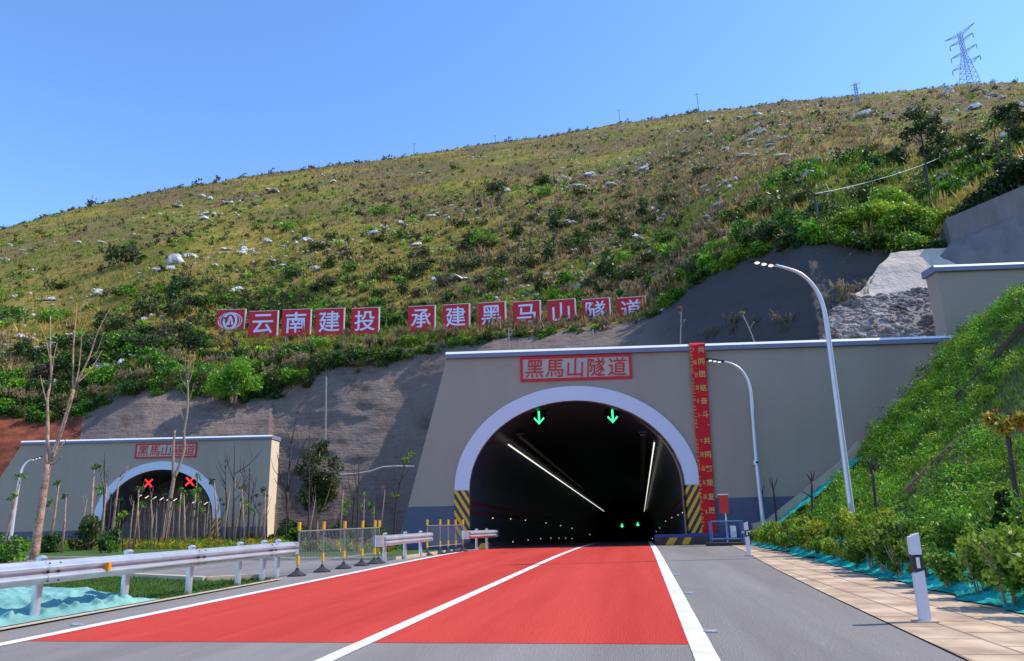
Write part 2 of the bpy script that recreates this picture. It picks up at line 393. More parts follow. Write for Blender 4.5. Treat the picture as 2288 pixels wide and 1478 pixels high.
def text_mesh(body, size, fr, mb, s0, z0, d0, d1, bold=.02, rot=0.0, sx=1.0, mi=0, shear=0.0):
    """lettering centred at (s0, z0) in the frame fr, from depth d0 to d1"""
    c = bpy.data.curves.new('lettering', 'FONT'); c.body = body; c.size = 1.0; c.extrude = .5; c.offset = bold; c.resolution_u = 3; c.shear = shear
    o = bpy.data.objects.new('lettering', c); COL.objects.link(o)
    dg = bpy.context.evaluated_depsgraph_get(); dg.update()
    me = bpy.data.meshes.new_from_object(o.evaluated_get(dg))
    co = np.array([v.co[:] for v in me.vertices]); fs = [tuple(p.vertices) for p in me.polygons]
    bpy.data.objects.remove(o); bpy.data.curves.remove(c); bpy.data.meshes.remove(me)
    mid = (co[:, :2].max(0)+co[:, :2].min(0))/2; xy = (co[:, :2]-mid)*size*np.array([sx, 1.0])
    ca, sa = math.cos(rot), math.sin(rot); xy = np.stack([xy[:, 0]*ca-xy[:, 1]*sa, xy[:, 0]*sa+xy[:, 1]*ca], 1)
    mb.add([fr(s0+p[0], z0+p[1], d0 if z > 0 else d1) for p, z in zip(xy, co[:, 2])], fs, mi)
    return co
def frame(P, az):
    S = np.array([math.cos(az), -math.sin(az), 0.0]); W = np.array([math.sin(az), math.cos(az), 0.0]); P = np.array(P, float)
    def fr(s, z, d=0.0): return tuple(P+S*s+W*d+np.array([0, 0, z]))
    return fr

# ------------------------------------------------------------------ foliage makers
def quads(c, L, W, droop=0.0, outward=None, spread=1.0, r=rng):
    n = len(c); u = r.normal(size=(n, 3)); 
    if outward is not None: u = u*spread+outward
    u[:, 2] -= droop; u /= np.linalg.norm(u, axis=1)[:, None]
    v = np.cross(u, r.normal(size=(n, 3))); v /= np.linalg.norm(v, axis=1)[:, None]
    L = (np.ones(n)*L)[:, None]*r.uniform(.7, 1.3, (n, 1)); W = (np.ones(n)*W)[:, None]*r.uniform(.7, 1.3, (n, 1))
    V = np.stack([c-u*L*.5, c+v*W*.5+u*L*.05, c+u*L*.5, c-v*W*.5+u*L*.05], 1).reshape(-1, 3)
    return V, np.arange(4*n).reshape(n, 4)
def crown(seed, n, R, leaf, pal, lumps=9, lr=.45, flat=0.0, droop=.1, z0=None, aspect=.5):
    """leaf faces gathered in clumps through an ellipsoid's volume; base at z = 0"""
    r = np.random.default_rng(seed); R = np.array(R, float)
    d = r.normal(size=(lumps, 3)); d /= np.linalg.norm(d, axis=1)[:, None]
    lc = d*r.uniform(.25, .75, (lumps, 1)); lrad = r.uniform(.7, 1.25, lumps)*lr
    k = r.integers(0, lumps, n); e = r.normal(size=(n, 3)); e /= np.linalg.norm(e, axis=1)[:, None]
    p = lc[k]+e*(lrad[k]*r.uniform(.25, 1, n)**.5)[:, None]
    p[:, 2] = np.abs(p[:, 2]+.75)-.75
    c = (p+np.array([0, 0, .78]))*R
    V, Fc = quads(c, leaf, leaf*aspect, droop, e*.8, r=r)
    pal = np.array(pal); lumpc = r.integers(0, len(pal), lumps); pick = np.where(r.random(n) < .6, lumpc[k], r.integers(0, len(pal), n))
    cc = pal[pick]*r.uniform(.75, 1.25, (n, 1))
    return V, Fc, np.repeat(cc, 4, 0)
def tufts(P, h, nb, pal, r, lean=.35, width=.02, tip=.6):
    """grass tufts at points P (n,3): nb blades each, triangles"""
    n = len(P); h = np.ones(n)*h; b = np.repeat(np.arange(n), nb); m = len(b)
    a = r.uniform(0, 2*math.pi, m); ln = np.abs(r.normal(0, lean, m)); hh = h[b]*r.uniform(.55, 1.1, m)
    off = np.stack([r.normal(0, .16, m)*h[b], r.normal(0, .16, m)*h[b], np.zeros(m)], 1)
    root = P[b]+off; w = (width*r.uniform(.6, 1.4, m)*h[b])[:, None]
    t = np.stack([-np.sin(a), np.cos(a), np.zeros(m)], 1)
    top = root+np.stack([np.cos(a)*ln*hh, np.sin(a)*ln*hh, hh*np.sqrt(np.clip(1-ln*ln*.5, .2, 1))], 1)
    V = np.stack([root-t*w, root+t*w, top], 1).reshape(-1, 3); Fc = np.arange(3*m).reshape(m, 3)
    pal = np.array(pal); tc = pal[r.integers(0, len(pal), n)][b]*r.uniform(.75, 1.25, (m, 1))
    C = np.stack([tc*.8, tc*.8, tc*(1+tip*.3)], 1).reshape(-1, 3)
    return V, Fc, C
def merge(parts):
    V = []; Fc = []; C = []; k = 0
    for v, f, c in parts: V.append(v); Fc.append(f+k); C.append(c); k += len(v)
    return np.concatenate(V), np.concatenate(Fc), np.concatenate(C)
LUSH = [(.13, .31, .014), (.08, .22, .012), (.19, .39, .022), (.05, .14, .010)]
LIME = [(.28, .40, .02), (.18, .32, .018), (.36, .46, .03), (.09, .20, .014)]
DARKG = [(.025, .06, .012), (.035, .08, .016), (.018, .045, .010), (.05, .095, .02)]
OLIVE = [(.10, .125, .022), (.07, .095, .018), (.14, .14, .035), (.055, .08, .016)]
PURP = [(.085, .075, .055), (.06, .055, .04), (.11, .085, .06)]
STRAW = [(.30, .22, .12), (.24, .18, .09), (.36, .28, .17), (.16, .16, .05)]
HEDGE = [(.14, .27, .02), (.22, .37, .025), (.08, .17, .015), (.32, .42, .04), (.05, .11, .012)]
HEDGEY = [(.40, .52, .03), (.50, .60, .04), (.24, .38, .02), (.40, .34, .03), (.10, .19, .015)]

# ================================================================== TERRAIN
EDGE = [(-900, 960, 112), (-400, 940, 108), (-100, 925, 103), (0, 905, 101), (100, 930, 98), (190, 908, 96), (250, 882, 94), (330, 852, 92), (430, 862, 90), (520, 880, 88), (600, 868, 87),
        (700, 822, 85), (760, 800, 84), (850, 790, 82.5), (1000, 766, 81), (1100, 745, 80), (1200, 742, 79), (1400, 722, 77), (1480, 692, 75), (1560, 622, 70), (1650, 574, 63),
        (1800, 525, 57), (1960, 532, 55), (2080, 552, 55.5), (2118, 500, 56), (2288, 418, 57), (2500, 330, 59), (3000, 250, 66)]
RIDGE = [(-900, 760, 300), (-400, 640, 315), (-100, 545, 325), (0, 514, 330), (100, 486, 336), (190, 465, 340), (330, 434, 350), (540, 395, 365), (720, 374, 375), (925, 347, 385), (1100, 320, 395),
         (1380, 277, 410), (1560, 250, 425), (1750, 228, 440), (1920, 214, 455), (2060, 200, 468), (2180, 187, 480), (2288, 184, 490), (2600, 178, 500), (3000, 170, 500)]
def _tab(L):
    a = np.array([az_el(x, y) for x, y, d in L]); d = np.array([q[2] for q in L], float)
    return a[:, 0], d, EYE[2]+d*a[:, 1]
eA, eR, eZ = _tab(EDGE); hA, hR, hZ = _tab(RIDGE)
def base(a): return np.interp(a, eA, eR), np.interp(a, eA, eZ)
def ridge(a): return np.interp(a, hA, hR), np.interp(a, hA, hZ)
def bumps(x, y, t):
    k = sstep(0, .06, t)*(1-.6*sstep(.85, 1.0, t))
    return k*(fbm(x, y, 38, 3, 3)*2.6+fbm(x, y, 9, 11, 3)*.8)
def terrain(a, t):
    """point of the hill at azimuth a, t = 0 at its lower edge .. 1 at the ridge (arrays)"""
    a = np.asarray(a, float); t = np.asarray(t, float)
    rb, zb = base(a); rr, zt = ridge(a); r = rb+(rr-rb)*t; x, y = np.sin(a)*r, np.cos(a)*r
    z = np.where(t <= 1, zb+(zt-zb)*t, zt-(r-rr)*.12-((r-rr)*.03)**2*.4)
    return np.stack([x, y, z+bumps(x, y, np.clip(t, 0, 1))], -1)
def t_of(a, el):
    rb, zb = base(a); rr, zt = ridge(a)
    return (el*rb-zb+EYE[2])/((zt-zb)-el*(rr-rb))
def hill_at(px, py):
    a, el = az_el(px, py); return terrain(a, max(0.0, min(1.0, float(t_of(a, el)))))
aa = np.radians(np.linspace(-86, 62, 420)); uu = np.concatenate([np.linspace(0, 1, 190)**1.45, np.linspace(1.02, 1.6, 14)])
A, T = np.meshgrid(aa, uu); P = terrain(A, T)
o = grid('hillside', P[..., 0], P[..., 1], P[..., 2], MT['hill']); tag(o, kind='structure')

# ground: one sheet out to the horizon, let down under the hill where the tunnel runs
gx = np.concatenate([[-1500, -600, -250, -140], np.arange(-90, -20, 2.5), np.arange(-20, 12, .8), np.arange(12, 60, 4), [120, 300, 700, 1500]])
gy = np.concatenate([[-1500, -500, -150, -60, -30], np.arange(-15, 44, .9), np.arange(44, 100, 3.), [130, 250, 600, 1500]])
GX, GY = np.meshgrid(gx, gy)
PM_AZ, PM = math.radians(-7), (-3.2, 38.0, 0.0)
PL_AZ, PL = math.radians(-9), (-43.73, 62.16, 0.0)
FM, FL = frame(PM, PM_AZ), frame(PL, PL_AZ)
def behind(P, az, x, y): return (x-P[0])*math.sin(az)+(y-P[1])*math.cos(az)
def along(P, az, x, y): return (x-P[0])*math.cos(az)-(y-P[1])*math.sin(az)
low = ((behind(PM, PM_AZ, GX, GY) > .6) & (along(PM, PM_AZ, GX, GY) > -7.6)) | ((behind(PL, PL_AZ, GX, GY) > .6) & (along(PL, PL_AZ, GX, GY) < 9.0))
GZ = gz(GX, GY)-.06-np.where(low, 9.0, 0)
tag(grid('ground', GX, GY, GZ, MT['soil'], smooth=False), kind='structure')

# cut slopes: sprayed concrete between the tunnels and the hill, red earth at the far left
D0L = float(np.array(PL) @ np.array([math.sin(PL_AZ), math.cos(PL_AZ), 0])); D0M = float(np.array(PM) @ np.array([math.sin(PM_AZ), math.cos(PM_AZ), 0]))
pxs = np.concatenate([np.linspace(-700, 185, 70), np.linspace(188, 1480, 280), np.linspace(1490, 2132, 84)])
eX = np.array([q[0] for q in EDGE], float); eYp = np.interp(pxs, eX, [q[1] for q in EDGE])
azs = np.array([az_el(x, y)[0] for x, y in zip(pxs, eYp)])
rb, zb = base(azs)
foot_r = np.where(pxs < 612, D0L/np.cos(azs-PL_AZ)+2.6, np.interp(pxs, [612, 640, 760, 900, 1000, 1480, 1560, 1800, 1870, 1985, 2132], [77, 77, 74.5, 73, 71, 58, 53, 47, 49, 51.8, 53.2]))
foot_z = np.interp(pxs, [-700, 0, 612, 900, 1000, 1480, 2132], [-.1, -.1, -.1, -.1, 9.0, 9.0, 9.4])
rows = 72; S = []
for i in range(rows):
    q = i/(rows-1); w = q+.10*math.sin(math.pi*q)        # a little hollow near the foot
    r = foot_r+(rb-foot_r)*q; z = foot_z+(zb-foot_z)*np.clip(w, 0, 1)
    S.append(np.stack([np.sin(azs)*r, np.cos(azs)*r, z], -1))
S = np.array(S); fade = np.sin(np.pi*np.clip(np.linspace(0, 1, rows), 0, 1))[:, None]
n1 = (fbm(S[..., 0]+S[..., 2]*.3, S[..., 2]*1.3+S[..., 1]*.2, 5.0, 21, 4)*.55+fbm(S[..., 0]*.5, S[..., 2]*2.2, 1.6, 23, 4)*.30)*fade
dirn = np.stack([np.sin(azs), np.cos(azs), azs*0], -1)
S = S - dirn[None]*n1[..., None]
k0, k1 = 70, 350
tag(grid('red_earth_slope', *[S[:, :k0+1, i] for i in range(3)], MT['redsoil']), kind='structure')
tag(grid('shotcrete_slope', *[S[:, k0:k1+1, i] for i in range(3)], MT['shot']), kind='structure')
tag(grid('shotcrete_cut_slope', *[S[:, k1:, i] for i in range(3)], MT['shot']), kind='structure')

def _off(px, py, d):      # d: metres behind the near portal's wall
    return px, py, D0M/math.cos(az_el(px, py)[0]-PM_AZ)+d
BT = np.array([[FM(a, 9.05, d) for a in np.linspace(-5, 21, 14)] for d in (1.05, 6, 12, 18, 26)])
tag(grid('backfill_terrace', BT[..., 0], BT[..., 1], BT[..., 2], MT['soil']), kind='structure')
def patch(name, rowsdef, m, nu=40, nv=24, amp=.25, sc=1.5, seed=5):
    """a sheet of ground through rows of measured points (px, py, distance)"""
    R = []
    for row in rowsdef:
        p = np.array([at_dist(*_off(*q)) for q in row]); c = np.linspace(0, 1, len(p)); u = np.linspace(0, 1, nu)
        R.append(np.stack([np.interp(u, c, p[:, i]) for i in range(3)], -1))
    R = np.array(R); c = np.linspace(0, 1, len(R)); v = np.linspace(0, 1, nv)
    G = np.stack([np.stack([np.interp(v, c, R[:, j, i]) for j in range(nu)], 1) for i in range(3)], -1)
    G[..., 2] += fbm(G[..., 0], G[..., 1]+G[..., 2], sc, seed, 4)*amp
    o = grid(name, G[..., 0], G[..., 1], G[..., 2], m); tag(o, kind='structure'); return G
GR = patch('rubble_slope', [[(1815, 790, 1.4), (1960, 790, 1.4), (2180, 790, 1.4)], [(1845, 745, 2.0), (1960, 735, 2.0), (2180, 735, 2.0)], [(1862, 690, 4.0), (1960, 680, 4.0), (2180, 660, 4.0)], [(1900, 664, 5.5), (1990, 655, 5.5), (2180, 640, 5.5)]], MT['rubble'], amp=.4)
patch('sprayed_concrete_slope', [[(1890, 672, 5.2), (1990, 664, 5.2), (2170, 650, 5.0)], [(1928, 645, 5.9), (2000, 640, 5.9), (2170, 620, 5.6)], [(1965, 595, 7.0), (2020, 590, 7.0), (2170, 580, 6.6)], [(1990, 566, 8.0), (2040, 560, 8.0), (2170, 550, 7.6)]], MT['spray'], amp=.22)
patch('concrete_bank', [[(2082, 600, 6.9), (2180, 640, 5.6), (2420, 640, 4.4)], [(2100, 570, 7.3), (2180, 560, 6.2), (2420, 540, 4.8)], [(2130, 538, 7.8), (2200, 512, 6.9), (2430, 428, 5.4)]], MT['bluec'], amp=.12)
mb = MB()
wp = [(2112, 490, 7.9), (2130, 482, 7.8), (2210, 448, 7.0), (2290, 414, 6.4), (2440, 350, 5.4)]; wb = [(2128, 546, 7.9), (2134, 543, 7.8), (2206, 514, 7.0), (2290, 480, 6.4), (2440, 420, 5.4)]
tp = [Vector(at_dist(*_off(*q))) for q in wp]; bt = [Vector(at_dist(*_off(*q))) for q in wb]; th = Vector((.15, .9, 0))
for i in range(len(tp)-1):
    b0, b1, t0, t1 = bt[i]-Vector((0, 0, .4)), bt[i+1]-Vector((0, 0, .4)), tp[i], tp[i+1]
    mb.hexa([b0, b1, b1+th, b0+th, t0, t1, t1+th, t0+th])
rw = mb.build('retaining_wall', MT['bluec']); tag(rw, 'grey concrete retaining wall below dark shrubs at the top of the right slope', 'retaining wall')

# right bank of grass, rising from the verge to the portal wall
bX = np.array([-5, 5.0, 5.15, 5.6, 6.4, 8.4, 10.4, 13.6, 16.9, 18.9, 21.1, 30, 60]); bZ = np.array([-.5, -.03, .05, .16, .36, 1.75, 3.15, 6.35, 9.8, 10.8, 11.8, 15, 22])
def bank_z(x, y, rough=True):
    x = np.asarray(x, float); y = np.asarray(y, float)
    z = np.interp(x, bX, bZ)+.22*np.exp(-((x-5.9)/.8)**2)*sstep(36, 31, y)*sstep(5.05, 5.7, x)
    if rough: z = z+fbm(x, y, 2.2, 31, 3)*.28*sstep(5.5, 7.5, x)
    return z+gz(x, y)*sstep(6, 3.5, x)
def bank_hit(px, py):
    d = ray(px, py); t = np.linspace(4, 60, 3000); q = EYE+d*t[:, None]
    k = np.argmax(q[:, 2] < bank_z(q[:, 0], q[:, 1])); return q[k]
bx = np.concatenate([np.arange(4.15, 9, .25), np.arange(9, 34, .6)]); by = np.concatenate([np.arange(-20, 40, .6)])
BX, BY = np.meshgrid(bx, by)
lim = PM[1]-.12-(BX-PM[0])*math.tan(PM_AZ)      # stops at the portal wall
BY = np.minimum(BY, lim)
tag(grid('grass_bank', BX, BY, bank_z(BX, BY), MT['bankg']), kind='structure')

# ================================================================== ROADS
ys = np.concatenate([np.arange(-14, 24, 1.0), np.arange(24, 64, .8), np.arange(64, 190, 6)])
def strip(name, x0, x1, m, y0, y1, dz, kind='structure'):
    y = np.concatenate([[y0], ys[(ys > y0) & (ys < y1)], [y1]])
    fx0 = x0(y) if callable(x0) else y*0+x0; fx1 = x1(y) if callable(x1) else y*0+x1
    X = np.stack([fx0, fx1], 1); Y = np.stack([y, y], 1); o = grid(name, X, Y, np.stack([zr(y), zr(y)], 1)+dz, m, smooth=False)
    if kind: tag(o, kind=kind)
    return o
xr = lambda y: np.interp(y, [-14, 7, 14, 21, 29, 37], [2.85, 2.92, 3.08, 3.32, 3.75, 4.1])
strip('road', lambda y: np.where(y < 18.0, -9.18, -9.62), xr, MT['asphalt'], -14, 37.4, 0.0)
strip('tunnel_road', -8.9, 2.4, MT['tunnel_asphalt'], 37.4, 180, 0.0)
strip('red_road_surface', -7.88, .46, MT['red'], 8.72, 38.2, .004)
strip('road_marking', -8.10, -7.88, MT['white'], -14, 60, .008)
strip('road_marking', .45, .69, MT['white'], -14, 60, .008)
strip('road_marking', lambda y: -3.42+(y-7.6)*.0136, lambda y: -3.22+(y-7.6)*.0136, MT['white'], -14, 70, .0081)
strip('paved_verge', xr, lambda y: np.interp(y, [-14, 10, 20, 30, 37], [5.12, 5.12, 5.12, 5.12, 5.12]), MT['pavers'], -14, 36.9, .014)
def sheet(name, pts, m, dz, kind='structure'):
    me = bpy.data.meshes.new(name); me.from_pydata([(x, y, float(gz(x, y))+dz) for x, y in pts], [], [tuple(range(len(pts)))]); me.materials.append(m); me.update()
    return tag(link(name, me), kind=kind)
strip('roadside_kerb', -9.17, -8.98, MT['kerb'], -14, 17.9, .03)
sheet('lawn', [(-9.17, -14), (-9.17, 17.9), (-9.9, 18.2), (-11, 17.6), (-14.3, 19.2), (-22, 21.5), (-45, 25), (-45, -14)], MT['lawn'], .0)
sheet('service_road', [(-9.7, 19.2), (-9.4, 26.0), (-11.5, 26.6), (-16, 27.5), (-26, 30.5), (-60, 38), (-60, 28.5), (-45, 25.2), (-22, 21.7), (-14.3, 19.4), (-11, 17.8), (-9.75, 18.6)], MT['asphalt'], .0)
sheet('lawn', [(-9.0, 27.2), (-8.6, 36), (-8.6, 52), (-40, 58), (-75, 50), (-75, 40), (-60, 38.3), (-26, 30.8), (-16, 27.8), (-11.5, 26.9)], MT['lawn'], .001)
kb = MB()
for a, b in (((-9.9, 18.55), (-11.0, 17.7)), ((-11.0, 17.7), (-14.3, 19.3)), ((-9.3, 26.3), (-11.5, 26.75)), ((-11.5, 26.75), (-16, 27.65)), ((-16, 27.65), (-26, 30.65)), ((-26, 30.65), (-60, 38.15)), ((-9.0, 26.4), (-8.2, 34))):
    kb.bar((*a, .04+float(gz(*a))), (*b, .04+float(gz(*b))), .22, .14)
tag(kb.build('service_kerb', MT['kerb']), kind='structure')
sv = empty('road_stud', (0.9, 13, 0), 'small white reflective stud on the tarmac beside the right white line', 'road stud', 'road studs along the white line')
m_ = MB(); m_.box((0, 0, .012), (.16, .10, .024)); m_.build('stud_body', MT['steel'], sv, origin=(0, 0, 0)); m_ = MB(); m_.box((0, -.055, .014), (.10, .012, .016)); m_.build('reflector', MT['white'], sv, origin=(0, 0, 0))
for px, py in ((1512, 1286), (1540, 1327), (1590, 1413), (172, 1398)):
    p = on_z(px, py); g = place(sv, (p[0], p[1], .004))
    if px < 500: g['label'] = 'small white reflective stud on the tarmac beside the left white line'

# ================================================================== TUNNEL PORTALS
def arch(c, hw, zs, zc, n=40, z0=0.0, flare=0.0):
    pts = [(c-hw+flare, z0)]
    for i in range(n+1):
        a = math.pi-math.pi*i/n; pts.append((c+hw*math.cos(a), zs+(zc-zs)*math.sin(a)))
    return pts+[(c+hw-flare, z0)]
def portal(name, fr, P, label, outer, c, hw, zs, zc, ring, thick, caps, plinth, hz, mats, dirv=(0, 1, 0), grade=-.03, length=140, side_step=None):
    root = empty(name, P, label, 'tunnel portal')
    inner = arch(c, hw, zs, zc, z0=-.8)
    # front wall with the arch cut out of it
    mb = MB(); mb.prism(outer+inner[::-1], fr, 0, thick); mb.build('portal_wall', mats['wall'], root)
    ro = arch(c, hw+ring, zs, zc+ring, z0=hz[1]); ri = arch(c, hw, zs, zc, z0=hz[1])
    mb = MB(); n = len(ro)
    vs = [fr(a, b, -.12) for a, b in ro]+[fr(a, b, -.12) for a, b in ri]+[fr(a, b, -.002) for a, b in ro]+[fr(a, b, .5) for a, b in ri]
    fs = []
    for i in range(n-1): fs += [(i, i+1, n+i+1, n+i), (2*n+i, 2*n+i+1, i+1, i), (n+i, n+i+1, 3*n+i+1, 3*n+i)]
    fs += [(0, n, 3*n, 2*n), (n-1, 3*n-1, 4*n-1, 2*n-1)]
    mb.add(vs, fs); mb.build('arch_ring', MT['ring'], root)
    for s, key in ((-1, 'hazl'), (1, 'hazr')):
        a0, a1 = sorted((c+s*hw, c+s*(hw+ring))); mb = MB()
        mb.prism([(a0, hz[0]), (a1, hz[0]), (a1, hz[1]), (a0, hz[1])], fr, -.10, .45); mb.build('hazard_panel', MT[key], root)
        mb = MB(); mb.prism([(a0, -.5), (a1, -.5), (a1, hz[0]-.003), (a0, hz[0]-.003)], fr, -.08, .45); mb.build('ring_foot', MT['plinth'], root)
    for poly in plinth: mb = MB(); mb.prism(poly, fr, -.02, -.001); mb.build('plinth_band', MT['plinth'], root)
    for a0, a1, z in caps:
        mb = MB()
        prof = [(-.20, z-.30), (-.20, z-.07), (-.10, z+.07), (thick+.1, z+.09), (thick+.1, z-.30)]
        k = len(prof); vs = [fr(a0, q[1], q[0]) for q in prof]+[fr(a1, q[1], q[0]) for q in prof]
        mb.add(vs, [tuple(range(k-1, -1, -1)), tuple(range(k, 2*k))]+[(i, (i+1) % k, k+(i+1) % k, k+i) for i in range(k)], 0)
        mb.m[-k:] = [0, 1, 1, 0, 0]; mb.build('coping', [MT['cap'], MT['capwhite']], root)
    # lining
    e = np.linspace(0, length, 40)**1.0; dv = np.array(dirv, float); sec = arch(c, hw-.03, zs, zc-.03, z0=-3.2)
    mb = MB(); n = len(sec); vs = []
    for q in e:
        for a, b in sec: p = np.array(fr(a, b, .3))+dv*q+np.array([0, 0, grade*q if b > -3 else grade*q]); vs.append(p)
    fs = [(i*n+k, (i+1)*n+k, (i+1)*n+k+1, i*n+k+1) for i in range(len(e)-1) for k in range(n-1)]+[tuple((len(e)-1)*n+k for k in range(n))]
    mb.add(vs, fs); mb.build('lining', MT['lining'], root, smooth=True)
    for s in (-1, 1):                                     # painted lines and kerb walkway along both walls
        for z in (2.22, 1.72):
            mb = MB(); x = c+s*(hw-.05)
            mb.hexa([tuple(np.array(fr(x+q, zz, .32))+dv*w+np.array([0, 0, grade*w])) for zz in (z-.07, z+.07) for q, w in ((-.012, 0), (.012, 0), (.012, 70), (-.012, 70))]); mb.build('painted_line', MT['stripe_red'], root)
        mb = MB(); x0, x1 = sorted((c+s*hw, c+s*(hw-.75)))
        mb.hexa([tuple(np.array(fr(q, zz, .35))+dv*w+np.array([0, 0, grade*w])) for zz in (-1.0, .18) for q, w in ((x0, 0), (x1, 0), (x1, length), (x0, length))]); mb.build('walkway_kerb', MT['base'], root)
    return root
main = portal('tunnel_portal', FM, PM, 'large near tunnel portal with a wide beige wall stepping up at its right end', [(-8.86-.53, -.6), (-6.63, 10.05), (20.19, 10.05), (20.19, 14.0), (40, 14.0), (40, -.6)][::1], .1, 5.58, 2.8, 7.36, .78, 1.1,
    [(-6.72, 20.40, 10.16), (20.02, 40.1, 14.12)], [[(-9.26, -.6), (-6.28, -.6), (-6.28, 2.05), (-8.74, 2.05)], [(6.48, -.6), (40, -.6), (40, 2.12), (6.48, 2.12)]], (.42, 2.84), dict(wall=MT['wall']), grade=-.0285)
far = portal('tunnel_portal', FL, PL, 'smaller distant tunnel portal behind the bare young trees at left', [(-19.2, -.6), (-13.95, 9.32), (9.85, 9.32), (9.85, -.6)], -.35, 5.2, 1.95, 6.52, .75, 2.3,
    [(-14.05, 9.95, 9.45)], [[(-18.4, -.6), (-6.35, -.6), (-6.35, 1.15), (-17.9, 1.15)], [(5.65, -.6), (9.85, -.6), (9.85, 1.15), (5.65, 1.15)]], (.0, 2.0), dict(wall=MT['wall']), grade=0.0, length=160)
mb = MB(); mb.hexa([FL(9.853, -.3, .03), FL(9.873, -.3, .03), FL(9.873, -.3, 2.25), FL(9.853, -.3, 2.25), FL(9.853, 9.1, .03), FL(9.873, 9.1, .03), FL(9.873, 9.1, 2.25), FL(9.853, 9.1, 2.25)])
mb.build('end_face', MT['cream'], far)
mb = MB(); mb.prism([(-45, -.5), (-5.5, -.5), (-5.5, 0), (-45, 0)], FL, -.5, 0)

# concrete base wall with hazard chips at the foot of the near portal
bw = empty('base_wall', FM(8, 0, -.5), 'low dark brown kerb wall with a blue top at the portal foot', 'kerb wall')
mb = MB(); mb.prism([(3.9, -.4), (9.2, -.4), (9.2, .26), (3.9, .26)], FM, -.55, -.13); mb.build('base_block', MT['base'], bw)
mb = MB(); mb.prism([(3.88, .262), (9.22, .262), (9.22, .40), (3.88, .40)], FM, -.57, -.13); mb.build('blue_top', MT['blueband'], bw)
mb = MB(); mb.prism([(4.35, -.1), (4.75, -.1), (5.0, .24), (4.6, .24)], FM, -.56, -.553); mb.prism([(5.15, -.1), (5.5, -.1), (5.7, .24), (5.35, .24)], FM, -.56, -.553); mb.build('hazard_marks', MT['yellow'], bw)
bw2 = empty('base_wall', FM(-5.2, 0, -.5), 'short dark kerb block with one yellow stripe at the left tunnel jamb', 'kerb wall')
mb = MB(); mb.prism([(-5.75, -.5), (-4.4, -.5), (-4.4, .18), (-5.75, .18)], FM, -.5, -.13); mb.build('base_block', MT['base'], bw2)
mb = MB(); mb.prism([(-5.1, -.15), (-4.7, -.15), (-4.45, .17), (-4.85, .17)], FM, -.506, -.501); mb.build('hazard_mark', MT['yellow'], bw2)

# framed name signs
def name_sign(fr, P, label, s0, s1, z0, z1, bar, cs, size, d):
    root = empty('tunnel_name_sign', fr((s0+s1)/2, z0, d), label, 'sign')
    mb = MB()
    for poly in ([(s0, z0), (s1, z0), (s1, z0+bar), (s0, z0+bar)], [(s0, z1-bar), (s1, z1-bar), (s1, z1), (s0, z1)], [(s0, z0+bar), (s0+bar, z0+bar), (s0+bar, z1-bar), (s0, z1-bar)], [(s1-bar, z0+bar), (s1, z0+bar), (s1, z1-bar), (s1-bar, z1-bar)]):
        mb.prism(poly, fr, d, d+.07)
    mb.build('red_frame', MT['signred'], root)
    mb = MB(); mb.prism([(s0+bar, z0+bar), (s1-bar, z0+bar), (s1-bar, z1-bar), (s0+bar, z1-bar)], fr, d+.045, d+.085); mb.build('backing_panel', MT['signback'], root)
    for ch, s in zip('黑馬山隧道', cs):
        mb = MB(); text_mesh(ch, size, fr, mb, s, (z0+z1)/2, d+.005, d+.04, bold=.003, shear=.08, sx=.98); mb.build('character', MT['signred'], root)
    return root
name_sign(FM, PM, 'red framed tunnel name above the large near arch', -2.66, 3.34, 8.47, 9.83, .14, (-1.9, -.82, .30, 1.42, 2.56), 1.08, -.09)
name_sign(FL, PL, 'red framed tunnel name above the distant left arch', -3.05, 2.82, 7.60, 9.0, .15, (-2.3, -1.2, -.1, 1.0, 2.1), 1.1, -.09)

# the long red banner
bn = empty('banner', FM(6.9, .4, -.3), 'long red vertical banner with gold lettering hung down the near portal wall', 'banner')
nz, ns = 80, 7; V = []; 
def ban_pt(u, v):     # u 0..1 across, v 0..1 from the bottom up
    s = 6.33+.14*v+u*(.72+.12*v); z = .38+9.66*v
    return s, z, -.13-.07*v+.018*math.sin(v*23+u*2)+.012*math.sin(v*61+u*5)
for j in range(nz+1):
    for i in range(ns+1):
        s, z, d = ban_pt(i/ns, j/nz); V.append(FM(s, z, d))
top = len(V); 
for i in range(ns+1): s, z, d = ban_pt(i/ns, 1); V.append(FM(s, z+.14, -.22))
for i in range(ns+1): s, z, d = ban_pt(i/ns, 1); V.append(FM(s, z+.25, -.07))
for i in range(ns+1): s, z, d = ban_pt(i/ns, 1); V.append(FM(s, z+.26, .9))
w = ns+1; Fs = [(j*w+i, j*w+i+1, (j+1)*w+i+1, (j+1)*w+i) for j in range(nz+3) for i in range(ns)]
mb = MB(); mb.add(V, Fs); mb.build('banner_cloth', MT['cloth'], bn, smooth=True)
def ban_fr(s, z, d=0.0):
    v = (z-.38)/9.66; s_lo = 6.33+.14*v; u = (s-s_lo)/(.72+.12*v); _, _, dd = ban_pt(u, v); return FM(s, z, dd+d)
def ban_sz(px, py):
    p = on_plane(px, py, FM(0, 0, -.2), PM_AZ); return along(PM, PM_AZ, p[0], p[1]), p[2]
for ch, px, py in zip('共同团结奋斗，共同繁荣发展', (1566, 1567, 1569, 1571, 1573, 1576, 1583, 1580, 1582, 1585, 1587, 1589, 1591), (782, 808, 836, 867, 896, 926, 950, 985, 1016, 1048, 1079, 1110, 1142)):
    s, z = ban_sz(px, py); mb = MB(); text_mesh(ch, .36 if ch != '，' else .25, ban_fr, mb, s, z, -.022, -.012, bold=.012); mb.build('character', MT['gold'], bn)
